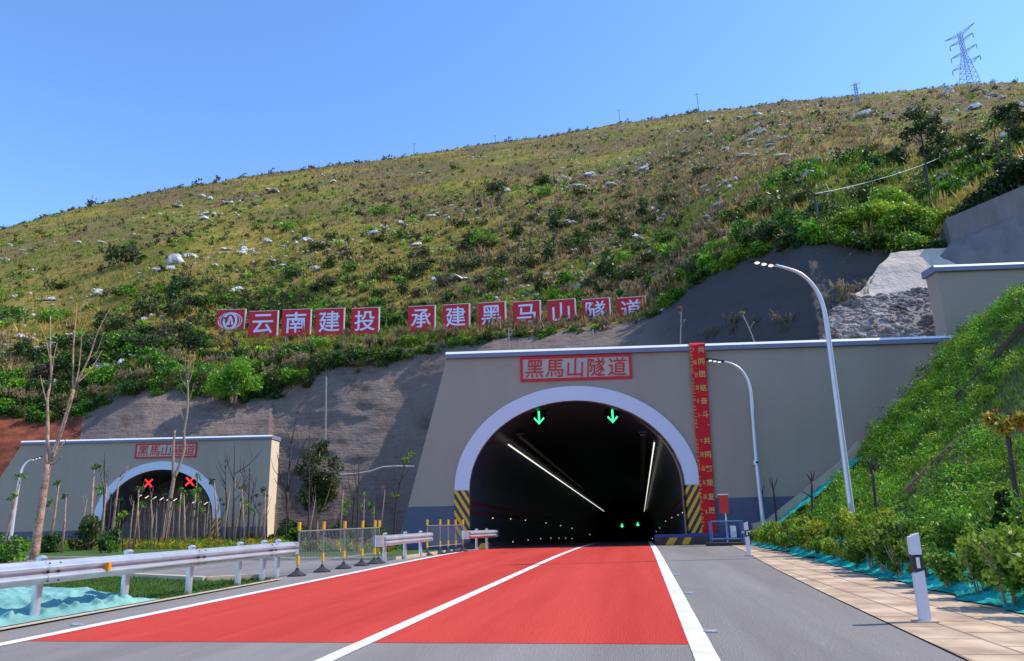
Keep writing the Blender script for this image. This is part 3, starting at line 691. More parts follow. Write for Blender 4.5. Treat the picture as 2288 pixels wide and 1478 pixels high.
for ch, px, py in zip('Y目日目0卜Y冊品从品K', (1549, 1553, 1556, 1558, 1560, 1563, 1567, 1569, 1572, 1574, 1576, 1580), (782, 810, 839, 867, 897, 928, 985, 1016, 1047, 1078, 1110, 1144)):
    s, z = ban_sz(px, py); mb = MB(); text_mesh(ch, .27, ban_fr, mb, s, z, -.022, -.012, bold=.006, sx=.75); mb.build('character', MT['gold'], bn)
for word, (x0, y0), (x1, y1) in (('GAOFTAOO YUAOJIO SEIFDEF', (1543, 779), (1556, 955)), ('GAOFTAOO FAOYAOO FAOZA', (1557, 984), (1571, 1176))):
    for i, ch in enumerate(word):
        if ch == ' ': continue
        q = i/(len(word)-1); s, z = ban_sz(x0+(x1-x0)*q, y0+(y1-y0)*q); mb = MB(); text_mesh(ch, .19, ban_fr, mb, s, z, -.022, -.012, bold=.004, rot=-math.pi/2); mb.build('letter', MT['gold'], bn)

# lane signals
def signal(fr, s, z, d, size, kind, label, group):
    root = empty('lane_signal', fr(s, z, d), label, 'lane signal', group)
    h = size*.56; mb = MB(); mb.prism([(s-h, z-h), (s+h, z-h), (s+h, z+h), (s-h, z+h)], fr, d, d+.18); mb.build('housing', MT['black'], root)
    mb = MB(); mb.prism([(s-.05, z+h), (s+.05, z+h), (s+.05, z+h+.7), (s-.05, z+h+.7)], fr, d+.06, d+.12); mb.build('hanger', MT['dark'], root)
    mb = MB(); q = size/2
    if kind == 'arrow':
        w = .09*size/.6
        mb.prism([(s-w/2, z+q), (s-w/2, z-q*.55), (s-q*.62, z+.03), (s-q*.8, z-q*.12), (s, z-q), (s+q*.8, z-q*.12), (s+q*.62, z+.03), (s+w/2, z-q*.55), (s+w/2, z+q)], fr, d-.02, d-.002)
        mb.build('arrow', MT['green'], root)
    else:
        a = q*.72; w = q*.2
        mb.prism([(s-a, z+a-w), (s-w, z), (s-a, z-a+w), (s-a+w, z-a), (s, z-w), (s+a-w, z-a), (s+a, z-a+w), (s+w, z), (s+a, z+a-w), (s+a-w, z+a), (s, z+w), (s-a+w, z+a)], fr, d-.02, d-.002)
        mb.build('cross', MT['redx'], root)
signal(FM, -1.74, 6.62, .9, .74, 'arrow', 'left green down arrow hanging in the near tunnel mouth', 'green arrows in the near tunnel')
signal(FM, 2.25, 6.58, .9, .74, 'arrow', 'right green down arrow hanging in the near tunnel mouth', 'green arrows in the near tunnel')
signal(FL, -2.0, 5.36, 1.0, 1.15, 'x', 'left red cross hanging in the distant tunnel mouth', 'red crosses in the distant tunnel')
signal(FL, 1.95, 5.42, 1.0, 1.25, 'x', 'right red cross hanging in the distant tunnel mouth', 'red crosses in the distant tunnel')
for px, py, lb in ((1390, 1175, 'left of two tiny green signals deep inside the near tunnel'), (1425, 1172, 'right of two tiny green signals deep inside the near tunnel')):
    p = on_plane(px, py, (0, 110, 0), 0); f2 = frame(p, 0); root = empty('lane_signal', tuple(p), lb, 'lane signal', 'deep green signals')
    mb = MB(); mb.prism([(-.5, -.5), (.5, -.5), (.5, .5), (-.5, .5)], f2, 0, .2); mb.build('housing', MT['dark'], root)
    mb = MB(); mb.prism([(-.08, .3), (-.08, 0), (-.3, 0), (0, -.3), (.3, 0), (.08, 0), (.08, .3)], f2, -.03, -.003); mb.build('arrow', MT['green'], root)
# strip lights and dark cable trays along the tunnel roof
def along_tunnel(name, px, py, inset, w, h, m, label, cat, L, y0=39.4, seg=None):
    p = on_plane(px, py, (0, y0, 0), 0)+np.array([0, 0, 0]); q = p+np.array([0, L, -.0285*L])
    root = empty(name, tuple(p), label, cat)
    mb = MB(); mb.bar(p, q, w, h); mb.build('lamp_tube' if m is MT['strip'] else 'tray', m, root)
    mb = MB(); z = np.array([0, 0, .10+h/2]); mb.bar(p+z, q+z, w*1.6, .08); mb.build('housing', MT['dark'], root)
along_tunnel('tunnel_strip_light', 1136, 994, 0, .06, .05, MT['strip'], 'long white strip light along the left tunnel wall', 'strip light', 110)
along_tunnel('tunnel_strip_light', 1462, 990, 0, .06, .05, MT['strip'], 'long white strip light along the right tunnel wall', 'strip light', 110)
along_tunnel('cable_tray', 1162, 975, 0, .26, .08, MT['dark'], 'dark cable tray above the left tunnel strip light', 'cable tray', 50, 40.5)
along_tunnel('cable_tray', 1436, 972, 0, .26, .08, MT['dark'], 'dark cable tray above the right tunnel strip light', 'cable tray', 50, 40.5)
mk = empty('marker_light', (0, 0, 0), 'small glowing marker on the left wall of the near tunnel', 'marker light', 'marker lights in the near tunnel')
mb = MB(); mb.box((0, 0.06, 0), (.10, .1, .13)); mb.build('casing', MT['black'], mk, origin=(0, 0, 0)); mb = MB(); mb.box((0, 0, 0), (.05, .02, .065)); mb.build('lens', MT['dot'], mk, origin=(0, 0, 0))
for px, py in ((1101, 1158), (1141, 1160), (1174, 1163), (1220, 1169), (1253, 1175), (1278, 1181), (1318, 1195)):
    yy = np.interp(px, [1101, 1318], [41.0, 78]); place(mk, tuple(on_plane(px, py, (0, yy, 0), 0)))
for px, py in ((1146, 1211), (1180, 1207), (1208, 1204), (1231, 1203), (1249, 1203), (1264, 1203), (1278, 1204)):
    yy = np.interp(px, [1146, 1278], [41.5, 66]); place(mk, tuple(on_plane(px, py, (0, yy, 0), 0)), sc=.8, label='small glowing marker along the left kerb of the near tunnel')
for px, py in ((1525, 1146), (1515, 1151), (1501, 1157), (1487, 1165), (1474, 1180), (1466, 1188)):
    yy = np.interp(px, [1466, 1525], [70, 41]); place(mk, tuple(on_plane(px, py, (0, yy, 0), 0)), sc=.8, label='small glowing marker on the right wall of the near tunnel')
for i, (px, py) in enumerate(((1458, 1204), (1463, 1199), (1468, 1196), (1473, 1196), (1478, 1196), (1484, 1198))):
    place(mk, tuple(on_plane(px, py, (0, 62, 0), 0)), sc=.8, label='small glowing marker in the arc at the right kerb deep in the tunnel')
lm = empty('roof_lamp', (0, 0, 0), 'small white lamp in the slanting row inside the distant tunnel', 'lamp', 'roof lamps in the distant tunnel')
mb = MB(); mb.box((0, .1, .05), (.5, .2, .2)); mb.build('casing', MT['dark'], lm, origin=(0, 0, 0)); mb = MB(); mb.bar((-.18, -.02, -.1), (.18, -.02, .1), .16, .04); mb.build('lens', MT['dot'], lm, origin=(0, 0, 0))
for px, py in ((295, 1108), (313, 1109), (329, 1111), (346, 1113), (362, 1115), (377, 1116), (392, 1117), (405, 1119), (434, 1122), (447, 1124), (461, 1125)):
    place(lm, tuple(on_plane(px, py, FL(0, 0, 3), PL_AZ)))

# ================================================================== LETTER BOARDS ON THE HILL
BN = [('logo', 514, 719, 57, 42), ('云', 587, 724, 58, 55), ('南', 661, 721, 59, 57), ('建', 736, 719, 59, 57), ('投', 815, 717, 58, 57), ('承', 941, 712, 57, 56), ('建', 1018, 708, 57, 56), ('黑', 1098, 704, 58, 57),
      ('马', 1176, 701, 58, 56), ('山', 1254, 698, 58, 57), ('隧', 1331, 695, 58, 55), ('道', 1411, 692, 58, 55)]
WORDS = {'logo': 'red board with a white oval emblem, at the left end of the hillside row', '云': 'red hillside board with a white character, right beside the oval emblem board',
 '南': 'red hillside board with a white gate shaped character, third from left', '投': 'red hillside board with a white character before the gap in the row', '承': 'red hillside board with a white character just after the gap in the row',
 '黑': 'red hillside board with a white square topped character and grass at its foot', '马': 'red hillside board with a white zigzag character beside the three pronged one', '山': 'red hillside board with a white character of three upright prongs',
 '隧': 'red hillside board with a white dense character, second from the right end', '道': 'red hillside board at the right end, its white character mostly overgrown'}
BOARD_AT = []
for i, (ch, px, py, wpx, hpx) in enumerate(BN):
    hb = hill_at(px, py+(30 if i else 24)); r = max(math.hypot(hb[0], hb[1]), float(base(math.atan2(hb[0], hb[1]))[0])+3.0)
    c = at_dist(px, py, r-.4); azb = math.atan2(c[0], c[1])*.35+YAW*.65+math.radians(9); fr = frame(c, azb); W = wpx/F_PX*r*1.08; H = hpx/F_PX*r*1.04
    if ch == 'logo': H = W*.86
    lb = WORDS.get(ch) or ('red hillside board with a white character, fourth from the left end' if i == 3 else 'red hillside board with a white character, second after the gap in the row')
    root = empty('letter_board', fr(0, -H/2, 0), lb, 'letter board', 'red letter boards in a row on the hillside')
    BOARD_AT.append((px, py, r, W, H))
    mb = MB(); mb.prism([(-W/2, -H/2), (W/2, -H/2), (W/2, H/2), (-W/2, H/2)], fr, 0, .10); mb.build('panel', MT['boardred'], root)
    mb = MB(); e = .07; mb.prism([(W/2+.001, -H/2), (W/2+.16, -H/2), (W/2+.16, H/2+e), (W/2+.001, H/2+e)], fr, -.02, .14); mb.prism([(-W/2, H/2+.001), (W/2, H/2+.001), (W/2, H/2+e), (-W/2, H/2+e)], fr, -.02, .14); mb.build('edge_trim', MT['boardedge'], root)
    mb = MB()
    for s in (-W*.35, W*.35): mb.bar(fr(s, -H/2-2.2, .2), fr(s, H/2-.1, .2), .1); mb.bar(fr(s, -H/2-1.6, 1.8), fr(s, H*.2, .2), .08)
    mb.build('support_legs', MT['fencegrey'], root)
    mb = MB()
    if ch == 'logo':
        def ring(rx, rz, w, a0=0, a1=360, cx=0, cz=.1, n=40):
            for k in range(n):
                t0, t1 = math.radians(a0+(a1-a0)*k/n), math.radians(a0+(a1-a0)*(k+1)/n)
                mb.prism([(cx+rx*math.cos(t0), cz+rz*math.sin(t0)), (cx+rx*math.cos(t1), cz+rz*math.sin(t1)), (cx+(rx-w)*math.cos(t1), cz+(rz-w*.7)*math.sin(t1)), (cx+(rx-w)*math.cos(t0), cz+(rz-w*.7)*math.sin(t0))][::-1], fr, -.03, -.002)
        a = W*.43; z = H*.36
        ring(a, z, .14); ring(a*.82, z*.92, .10); ring(a*.60, z*.95, .34)
        q = a*.30
        mb.prism([(-q, -z*.38), (-q*.62, z*.25), (-q*.25, z*.62), (q*.25, z*.62), (q*.62, z*.25), (q, -z*.38), (q*.45, -z*.38), (q*.3, z*.1), (-q*.1, z*.1), (-q*.1, -z*.38)], fr, -.031, -.0015)
        mb.m = [0]*len(mb.f); mb.build('emblem', MT['boardwhite'], root)
    else:
        text_mesh(ch, W*.80, fr, mb, 0, 0, -.04, -.002, bold=.008); mb.build('character', MT['boardwhite'], root)

# ================================================================== ROADSIDE FURNITURE
# guardrails: round posts 2 m apart carrying a two-wave beam
WAVE = [(-.005, .555), (.01, .59), (.085, .635), (.095, .655), (.085, .675), (.0, .72), (-.005, .73), (.0, .74), (.085, .785), (.095, .805), (.085, .825), (.01, .87), (-.005, .905)]
def guardrail(pts, posts, label, reflector=None, nose=False, fish=True):
    """pts: the beam's path (x, y) towards the tunnel; posts: (x, y)"""
    c = pts[len(pts)//2]; root = empty('guardrail', (c[0], c[1], 0), label, 'guardrail')
    P = [Vector((*p, 0)) for p in pts]; mb = MB(); vs = []; k = len(WAVE)
    def ringat(i):
        d = (P[min(i+1, len(P)-1)]-P[max(i-1, 0)]).normalized(); nrm = Vector((d.y, -d.x, 0)); return [P[i]+nrm*w+Vector((0, 0, z+float(gz(P[i].x, P[i].y)))) for w, z in WAVE], nrm
    rings = [ringat(i) for i in range(len(P))]
    for rg, nr in rings: vs += rg+[p-nr*.006 for p in rg]
    fs = []
    for i in range(len(P)-1):
        for j in range(k-1):
            a, b = i*2*k+j, (i+1)*2*k+j; fs += [(a, b, b+1, a+1), (a+k+1, b+k+1, b+k, a+k)]
    for e in (0, len(P)-1): fs += [(e*2*k+j, e*2*k+j+1, e*2*k+k+j+1, e*2*k+k+j) for j in range(k-1)]
    mb.add(vs, fs); mb.build('beam', MT['steel'], root, smooth=False)
    ln = np.concatenate([[0], np.cumsum([(P[i+1]-P[i]).length for i in range(len(P)-1)])])
    for j_, (x, y) in enumerate(posts):                  # lapped splice with bolts at every second post
        if len(posts) < 6 or j_ % 2: continue
        m2 = MB(); sec_ = [[(float(np.interp(y+dy, [p.y for p in P], [p.x for p in P]))+w+.008, y+dy, z+float(gz(x, y))) for w, z in WAVE] for dy in (-.17, .17)]
        m2.add(sec_[0]+sec_[1], [(q, k+q, k+q+1, q+1) for q in range(k-1)]); m2.build('splice_plate', MT['steel'], root)
        m2 = MB(); bx0 = float(np.interp(y, [p.y for p in P], [p.x for p in P]))
        for dy in (-.11, .11):
            for z in (.60, .73, .86): m2.tube([(bx0+.01, y+dy, z), (bx0+.045, y+dy, z)], .016, 6)
        m2.build('bolts', MT['dark'], root)
    for (x, y) in posts:
        g = float(gz(x, y)); m2 = MB(); m2.tube([(x, y, g-.1), (x, y, g+.93)], .07, 14)
        o = m2.build('post', MT['steel'], root, smooth=False)
        m2 = MB(); m2.lathe((x, y, g+.931), [(.085, 0), (.085, .02), (.05, .045), (.005, .055)], 14); q = m2.build('post_cap', MT['steel'], o, origin=root.location)
        m2 = MB(); m2.box((x+.115, y, g+.73), (.16, .10, .26)); m2.build('spacer', MT['steel'], o, origin=root.location)
    if fish:
        e, nr = rings[-1]; d = (P[-1]-P[-2]).normalized(); m2 = MB(); zz = float(gz(P[-1].x, P[-1].y))
        for z0, z1 in ((.56, .72), (.74, .90)):
            m2.hexa([P[-1]+nr*.0+Vector((0, 0, zz+z0)), P[-1]+nr*.09+Vector((0, 0, zz+z0+.02)), P[-1]+nr*.09+d*.16+Vector((0, 0, zz+z0+.02)), P[-1]+d*.16+Vector((0, 0, zz+z0)), P[-1]+Vector((0, 0, zz+z1)), P[-1]+nr*.09+Vector((0, 0, zz+z1-.02)), P[-1]+nr*.09+d*.16+Vector((0, 0, zz+z1-.02)), P[-1]+d*.16+Vector((0, 0, zz+z1))])
        m2.build('end_terminal', MT['steel'], root)
    if nose:
        m2 = MB(); z = float(gz(*pts[0])); d = (P[1]-P[0]).normalized(); nr = Vector((d.y, -d.x, 0)); a0 = P[0]-nr*.17
        vs = []; n = 12
        for i in range(n+1):
            a = math.pi*i/n; p = a0+nr*(.19*math.cos(a))-d*(.22*math.sin(a)); vs += [p+Vector((0, 0, z+.54)), p+Vector((0, 0, z+.92))]
        m2.add(vs, [(2*i, 2*i+1, 2*i+3, 2*i+2) for i in range(n)]); m2.build('nose_plate', MT['steel'], root, smooth=True)
    if reflector:
        x, y = reflector; g = float(gz(x, y)); m2 = MB(); m2.bar((x+.02, y, g+.73), (x+.13, y-.02, g+.73), .05, .14); m2.build('reflector', MT['orange'], root)
        m2 = MB()
    return root
guardrail([(-9.28, y) for y in np.arange(-6.3, 18.9, 2.1)]+[(-9.2, 18.75)], [(-9.5, y) for y in (-5.4, -3.4, -1.4, .6, 2.6, 4.6, 6.6, 8.6, 10.6, 12.65, 14.65, 16.6, 17.75, 18.5)], 'long silver guardrail nearest the camera along the left shoulder', reflector=(-9.27, 11.75))
guardrail([(-8.62, 24.3), (-8.55, 26.3), (-8.45, 28.3), (-8.42, 29.2)], [(-8.82, 24.95), (-8.75, 27.0), (-8.66, 28.7)], 'short silver guardrail between the two rows of yellow banded posts', nose=True)
guardrail([(-7.72, 33.2), (-7.4, 34.8), (-7.1, 36.4)], [(-7.75, 34.9), (-7.5, 36.1)], 'shortest silver guardrail right beside the near tunnel mouth', nose=True, fish=True)

# movable fences with yellow bands and rubber feet
def fence(spots, label):
    root = empty('movable_fence', (spots[0][0], spots[0][1], 0), label, 'fence', 'movable fences beside the guardrails')
    for x, y in spots:
        g = float(gz(x, y)); m2 = MB(); m2.tube([(x, y, g+.05), (x, y, g+1.4)], .022, 8); po = m2.build('fence_post', MT['fencegrey'], root)
        m2 = MB(); m2.lathe((x, y, g), [(.26, 0), (.26, .03), (.16, .08), (.06, .15), (.04, .21)], 8); m2.build('rubber_foot', MT['rubber'], po, origin=root.location)
        for z0, z1 in ((1.18, 1.41), (.30, .52)):
            m2 = MB(); m2.tube([(x, y, g+z0), (x, y, g+z1)], .046, 12); m2.build('yellow_band', MT['yellow'], po, origin=root.location)
    for (x0, y0), (x1, y1) in zip(spots, spots[1:]):
        L = math.hypot(x1-x0, y1-y0); n = max(2, int(L/.085)); m2 = MB(); g0, g1 = float(gz(x0, y0)), float(gz(x1, y1))
        for z in (.34, 1.17): m2.bar((x0, y0, g0+z), (x1, y1, g1+z), .03)
        for i in range(1, n):
            q = i/n; x, y, g = x0+(x1-x0)*q, y0+(y1-y0)*q, g0+(g1-g0)*q; m2.bar((x, y, g+.35), (x, y, g+1.17), .010)
        m2.build('picket_panel', MT['fencegrey'], root)
fence([(-9.21, 19.1), (-9.12, 20.5), (-9.03, 21.85), (-8.93, 23.1), (-8.84, 24.0), (-8.8, 24.3)], 'movable picket fence with yellow banded posts after the long guardrail')
fence([(-8.62, 29.5), (-8.4, 30.7), (-8.28, 31.6), (-8.15, 32.4), (-8.0, 33.2)], 'movable picket fence with yellow banded posts closest to the tunnel')

# delineator posts on the right verge
def delineator(x, y, lean, label):
    root = empty('delineator_post', (x, y, .012), label, 'marker post', 'delineator posts on the right verge')
    def sec(z0, z1, m, nm, w0=.12, d=.10, dz=0):
        m2 = MB(); f = lambda z: lean*z
        a, b = w0, w0*.98
        m2.hexa([(x-a/2+f(z0), y-d/2, z0), (x+a/2+f(z0), y-d/2, z0), (x+a/2+f(z0), y+d/2, z0), (x-a/2+f(z0), y+d/2, z0), (x-b/2+f(z1), y-d/2, z1-dz), (x+b/2+f(z1), y-d/2, z1+dz), (x+b/2+f(z1), y+d/2, z1+dz), (x-b/2+f(z1), y+d/2, z1-dz)])
        return m2.build(nm, m, root, origin=(root.location.x, root.location.y, 0))
    sec(0, .60, MT['postw'], 'lower_shaft', .125, .10, .02); sec(.605, .80, MT['dark'], 'black_band', .122, .098, .015)
    bnd = root.children[-1]
    m2 = MB(); m2.hexa([(x-.02+lean*.63, y-.056, .645), (x+.022+lean*.63, y-.056, .645), (x+.022+lean*.63, y-.051, .645), (x-.02+lean*.63, y-.051, .645), (x-.02+lean*.77, y-.056, .775), (x+.022+lean*.77, y-.056, .775), (x+.022+lean*.77, y-.051, .775), (x-.02+lean*.77, y-.051, .775)])
    m2.build('reflector', MT['white'], root, origin=(x, y, 0))
    sec(.81, 1.05, MT['postw'], 'upper_shaft', .125, .10, .025)
    m2 = MB(); m2.box((x, y, .01), (.26, .22, .02)); m2.build('foot_plate', MT['kerb'], root, origin=(x, y, 0))
delineator(3.46, 10.38, .012, 'large white delineator post with a black band on the near pavers')
delineator(3.46, 25.5, .0, 'smaller white delineator post with a black band near the tunnel')

# fire point by the portal: red cabinet on a pole inside a blue rail frame
c = on_z(1622, 1210, -.02); cx_, cy_ = 3.95, 35.6
g = float(gz(cx_, cy_)); root = empty('emergency_cabinet', (cx_, cy_, g), 'red cabinet on a grey pole standing inside the blue rail frame', 'cabinet')
m2 = MB(); m2.tube([(cx_, cy_, g+.1), (cx_+.02, cy_, g+1.45)], .035, 10); m2.build('cabinet_pole', MT['lampgrey'], root)
m2 = MB(); m2.box((cx_-.03, cy_, g+1.86), (.40, .30, .82)); m2.build('cabinet_box', MT['redbox'], root)
m2 = MB(); m2.box((cx_-.03, cy_, g+2.29), (.46, .36, .05)); m2.build('cabinet_lid', MT['capwhite'], root)
m2 = MB(); m2.tube([(cx_+.17, cy_, g+1.72), (cx_+.27, cy_-.03, g+1.68), (cx_+.30, cy_-.03, g+1.55), (cx_+.25, cy_-.03, g+1.42), (cx_+.15, cy_, g+1.40)], .014, 6); m2.build('hose_loop', MT['dark'], root)
m2 = MB(); m2.box((cx_+.28, cy_-.1, g+.62), (.26, .03, .52)); m2.build('notice_sheet', MT['white'], root)
root = empty('rail_frame', (cx_, cy_, g), 'blue tubular rail frame around the red cabinet', 'rail')
for sx in (-.72, -.02, .68):
    m2 = MB(); m2.tube([(cx_+sx, cy_-.45, g+.14), (cx_+sx, cy_-.45, g+1.08)], .032, 8); m2.build('upright', MT['blue'], root)
for sx in (-.72, .68):
    m2 = MB(); m2.tube([(cx_+sx, cy_+.45, g+.14), (cx_+sx, cy_+.45, g+1.08)], .032, 8); m2.build('upright', MT['blue'], root)
for z in (1.08, .30):
    m2 = MB(); m2.tube([(cx_-.72, cy_-.45, g+z), (cx_+.68, cy_-.45, g+z), (cx_+.68, cy_+.45, g+z), (cx_-.72, cy_+.45, g+z), (cx_-.72, cy_-.45, g+z)], .026, 6); m2.build('rail', MT['blue'], root)
m2 = MB(); m2.box((cx_, cy_, g+.07), (1.9, 1.2, .13)); m2.build('base_slab', MT['rubber'], root)
px_, py_ = 4.55, 33.8; root = empty('red_hydrant', (px_, py_, .03), 'small red standpipe beside the blue rail frame', 'standpipe')
m2 = MB(); m2.lathe((px_, py_, .03), [(.10, 0), (.10, .05), (.065, .08), (.065, .62), (.10, .66), (.11, .78), (.05, .86), (.02, .9)], 14); m2.build('standpipe_body', MT['redbox'], root)
m2 = MB(); m2.tube([(px_-.16, py_-.06, .55), (px_, py_, .55), (px_+.16, py_+.06, .55)], .05, 10); m2.build('outlet', MT['lampgrey'], root)

# street lamps
def lamp(foot, az, pts, rad, label, collar=None, heads=3, hl=1.15):
    """pts: pixels along the pole and arm, measured in the vertical plane through the foot"""
    root = empty('street_lamp', tuple(foot), label, 'street lamp')
    Q = [Vector(on_plane(x, y, foot, az)) for x, y in pts]
    S0, Q2 = Vector(foot), []
    for i in range(len(Q)-1):                             # Catmull-Rom through the measured points
        p0, p1, p2, p3 = Q[max(i-1, 0)], Q[i], Q[i+1], Q[min(i+2, len(Q)-1)]
        for k in range(6):
            t = k/6; Q2.append(.5*((2*p1)+(p2-p0)*t+(2*p0-5*p1+4*p2-p3)*t*t+(3*p1-p0-3*p2+p3)*t**3))
    Q2.append(Q[-1]); n = len(Q2); cut = int(n*.86)
    m2 = MB(); m2.tube(Q2[:cut], [rad*(1-.52*i/(cut-1)) for i in range(cut)], 14); m2.build('pole', MT['lampgrey'], root, smooth=True)
    a, b = Q2[cut-1], Q2[-1]; m2 = MB(); d = (b-a).normalized(); m2.bar(a+Vector((0, 0, .01)), b+d*.12+Vector((0, 0, .01)), .30, .07); hd = m2.build('lamp_head', MT['dark'], root)
    for k in range(heads):
        p = b-d*(.12+k*.24)-Vector((0, 0, .075)); m2 = MB(); m2.lathe((p.x, p.y, p.z), [(.055, 0), (.09, .02), (.095, .05), (.08, .055)], 12); m2.build('led_module', MT['ledw'], hd, origin=root.location)
    m2 = MB(); f = Vector(foot); m2.box((f.x, f.y, f.z+.012), (.42, .42, .03)); m2.build('base_plate', MT['steel'], root)
    m2 = MB(); m2.box((f.x-.03, f.y-rad*.98, f.z+.75), (.10, .02, .34)); m2.build('service_hatch', MT['lampgrey'], root)
    if collar is not None:
        q = Vector(on_plane(*collar, foot, az)); m2 = MB(); m2.tube([q-Vector((0, 0, .10)), q+Vector((0, 0, .10))], .17, 14); m2.build('collar', MT['steel'], root)
        m2 = MB(); m2.lathe((q.x, q.y-.17, q.z-.05), [(.06, 0), (.085, .04), (.06, .1)], 10); m2.build('camera_eye', MT['dark'], root)
l1 = bank_hit(1909, 1192); l1[2] = float(bank_z(l1[0], l1[1]))
l2 = bank_hit(1708, 1196); l2[2] = float(bank_z(l2[0], l2[1]))
lamp(l1, YAW, [(1909, 1192), (1884, 1000), (1864, 850), (1849, 740), (1838, 680), (1818, 640), (1788, 612), (1750, 598), (1720, 591), (1684, 584)], .10, 'tall curved street lamp rising from the hedge on the right', heads=3)
lamp(l2, YAW, [(1708, 1196), (1691, 1040), (1681, 920), (1675, 865), (1660, 832), (1638, 815), (1612, 808), (1582, 804)], .108, 'curved street lamp with a collar, in front of the near portal wall', collar=(1690, 1034))
l3 = at_dist(24, 1200, 74); l3[2] = 0.0
lamp(l3, YAW-.45, [(24, 1204), (36, 1120), (46, 1060), (54, 1040), (68, 1029), (92, 1021)], .13, 'small distant street lamp in front of the left portal wall')

# poles and pylon along the ridge
def upole(px, py0, py1, r, arms, label, w=.16, mt='concretepole', lattice=False, name='utility_pole'):
    f = np.array(hill_at(px, py0)) if r is None else at_dist(px, py0, r); az = math.atan2(f[0], f[1]); fr = frame(f, az)
    rr = math.hypot(f[0], f[1]); H = on_plane(px, py1, f, az)[2]-f[2]
    root = empty(name, tuple(f), label, 'utility pole', 'poles on the hill')
    if lattice:
        m2 = MB(); q = .55
        for i in range(9):
            z0, z1 = H*i/9, H*(i+1)/9; 
            for s in (-1, 1):
                m2.bar(fr(s*q, z0-1, 0), fr(s*q*.8, z1, 0), .22); 
            m2.bar(fr(-q, z0, 0), fr(q, z0, 0), .2); m2.bar(fr(-q, z0, 0), fr(q, z1, 0), .16)
        m2.build('lattice_mast', MT[mt], root)
    else:
        m2 = MB(); m2.tube([fr(0, -1, 0), fr(0, H, 0)], [w, w*.7], 8); m2.build('mast', MT[mt], root)
    for z, L in arms:
        m2 = MB(); m2.bar(fr(-L, H-z, -.1), fr(L, H-z, -.1), .14); m2.build('crossarm', MT[mt], root)
    return np.array(fr(0, H, 0))
upole(925, 346, 321, None, [(.4, .9)], 'thin pole on the skyline at the left of the ridge row')
upole(1107, 320, 303, None, [(.3, .7)], 'shortest thin pole on the skyline of the hill')
upole(1385, 276, 245, None, [(.5, 1.1)], 'thin pole with a short crossarm, left of the tallest skyline pole')
upole(1561, 250, 207, None, [(1.2, 1.6)], 'tall thin pole with a crossarm on the skyline', w=.2)
upole(1918, 236, 183, None, [(1.0, 2.2), (3.0, 1.8)], 'dark lattice mast on the skyline left of the big pylon', lattice=True, mt='pylon')
upole(1493, 350, 300, None, [], 'thin pale pole standing on the grassy hillside below the ridge', mt='pole')
tp_ = upole(1828, 492, 432, 60, [(.15, .25)], 'dark short pole at the lower end of the sagging cable', w=.13)
f = np.array(hill_at(2168, 189)); az = math.atan2(f[0], f[1])+.5; fr = frame(f, az); H = on_plane(2147, 72, f, az)[2]-f[2]
root = empty('pylon', tuple(f), 'large lattice power pylon with three pairs of arms on the right skyline', 'pylon')
m2 = MB(); hw0, hw1 = H*.115, H*.025; lean = 0.0
def leg(z): return hw0+(hw1-hw0)*min(1, z/(H*.62)) if z < H*.62 else hw1
lv = [0, .12, .22, .31, .39, .46, .52, .58, .64, .70, .76, .82, .88, .94, 1.0]
for i in range(len(lv)-1):
    z0, z1 = lv[i]*H, lv[i+1]*H; a, b = leg(z0), leg(z1)
    for sx, sy in ((-1, -1), (1, -1), (1, 1), (-1, 1)): m2.bar(fr(sx*a, z0-(2 if i == 0 else 0), sy*a), fr(sx*b, z1, sy*b), .22)
    for sx in (-1, 1):
        m2.bar(fr(-a, z0, sx*a), fr(b, z1, sx*b), .2); m2.bar(fr(a, z0, sx*a), fr(-b, z1, sx*b), .2); m2.bar(fr(sx*a, z0, -a), fr(sx*b, z1, b), .18)
m2.build('lattice_tower', MT['pylon'], root)
for z, L, up_ in ((.985, .27, .03), (.86, .20, .0), (.63, .22, .0), (.40, .24, .0)):
    m2 = MB()
    for s in (-1, 1):
        tip = fr(s*H*L, H*(z+up_), 0); b = leg(z*H)
        for sy in (-1, 1): m2.bar(fr(s*b, H*z, sy*b), tip, .18); m2.bar(fr(s*b, H*(z-.045), sy*b), tip, .15)
        for q in (.33, .66): m2.bar(fr(s*(b+(H*L-b)*q), H*(z+up_*q), 0), fr(s*(b+(H*L-b)*(q-.2)), H*(z-.045*(1-q)), 0), .16)
    m2.build('pylon_arm', MT['pylon'], root)
    if z < .95:
        for s in (-1, 1):
            m2 = MB(); m2.tube([fr(s*H*L, H*z, 0), fr(s*H*L, H*(z-.085), 0)], .28, 6); m2.build('insulator', MT['pylon'], root)
# cable along the right shoulder of the hill
a = tp_; b = np.array(hill_at(2232, 300)); b[2] += 1.0
cb = [a+(b-a)*q+np.array([0, 0, -1.2*4*q*(1-q)]) for q in np.linspace(0, 1, 24)]
m2 = MB(); m2.tube(cb, .022, 6); o = m2.build('overhead_cable', MT['capwhite'], origin=tuple(a)); tag(o, 'pale overhead cable rising from the dark pole through the shrubs', 'cable')

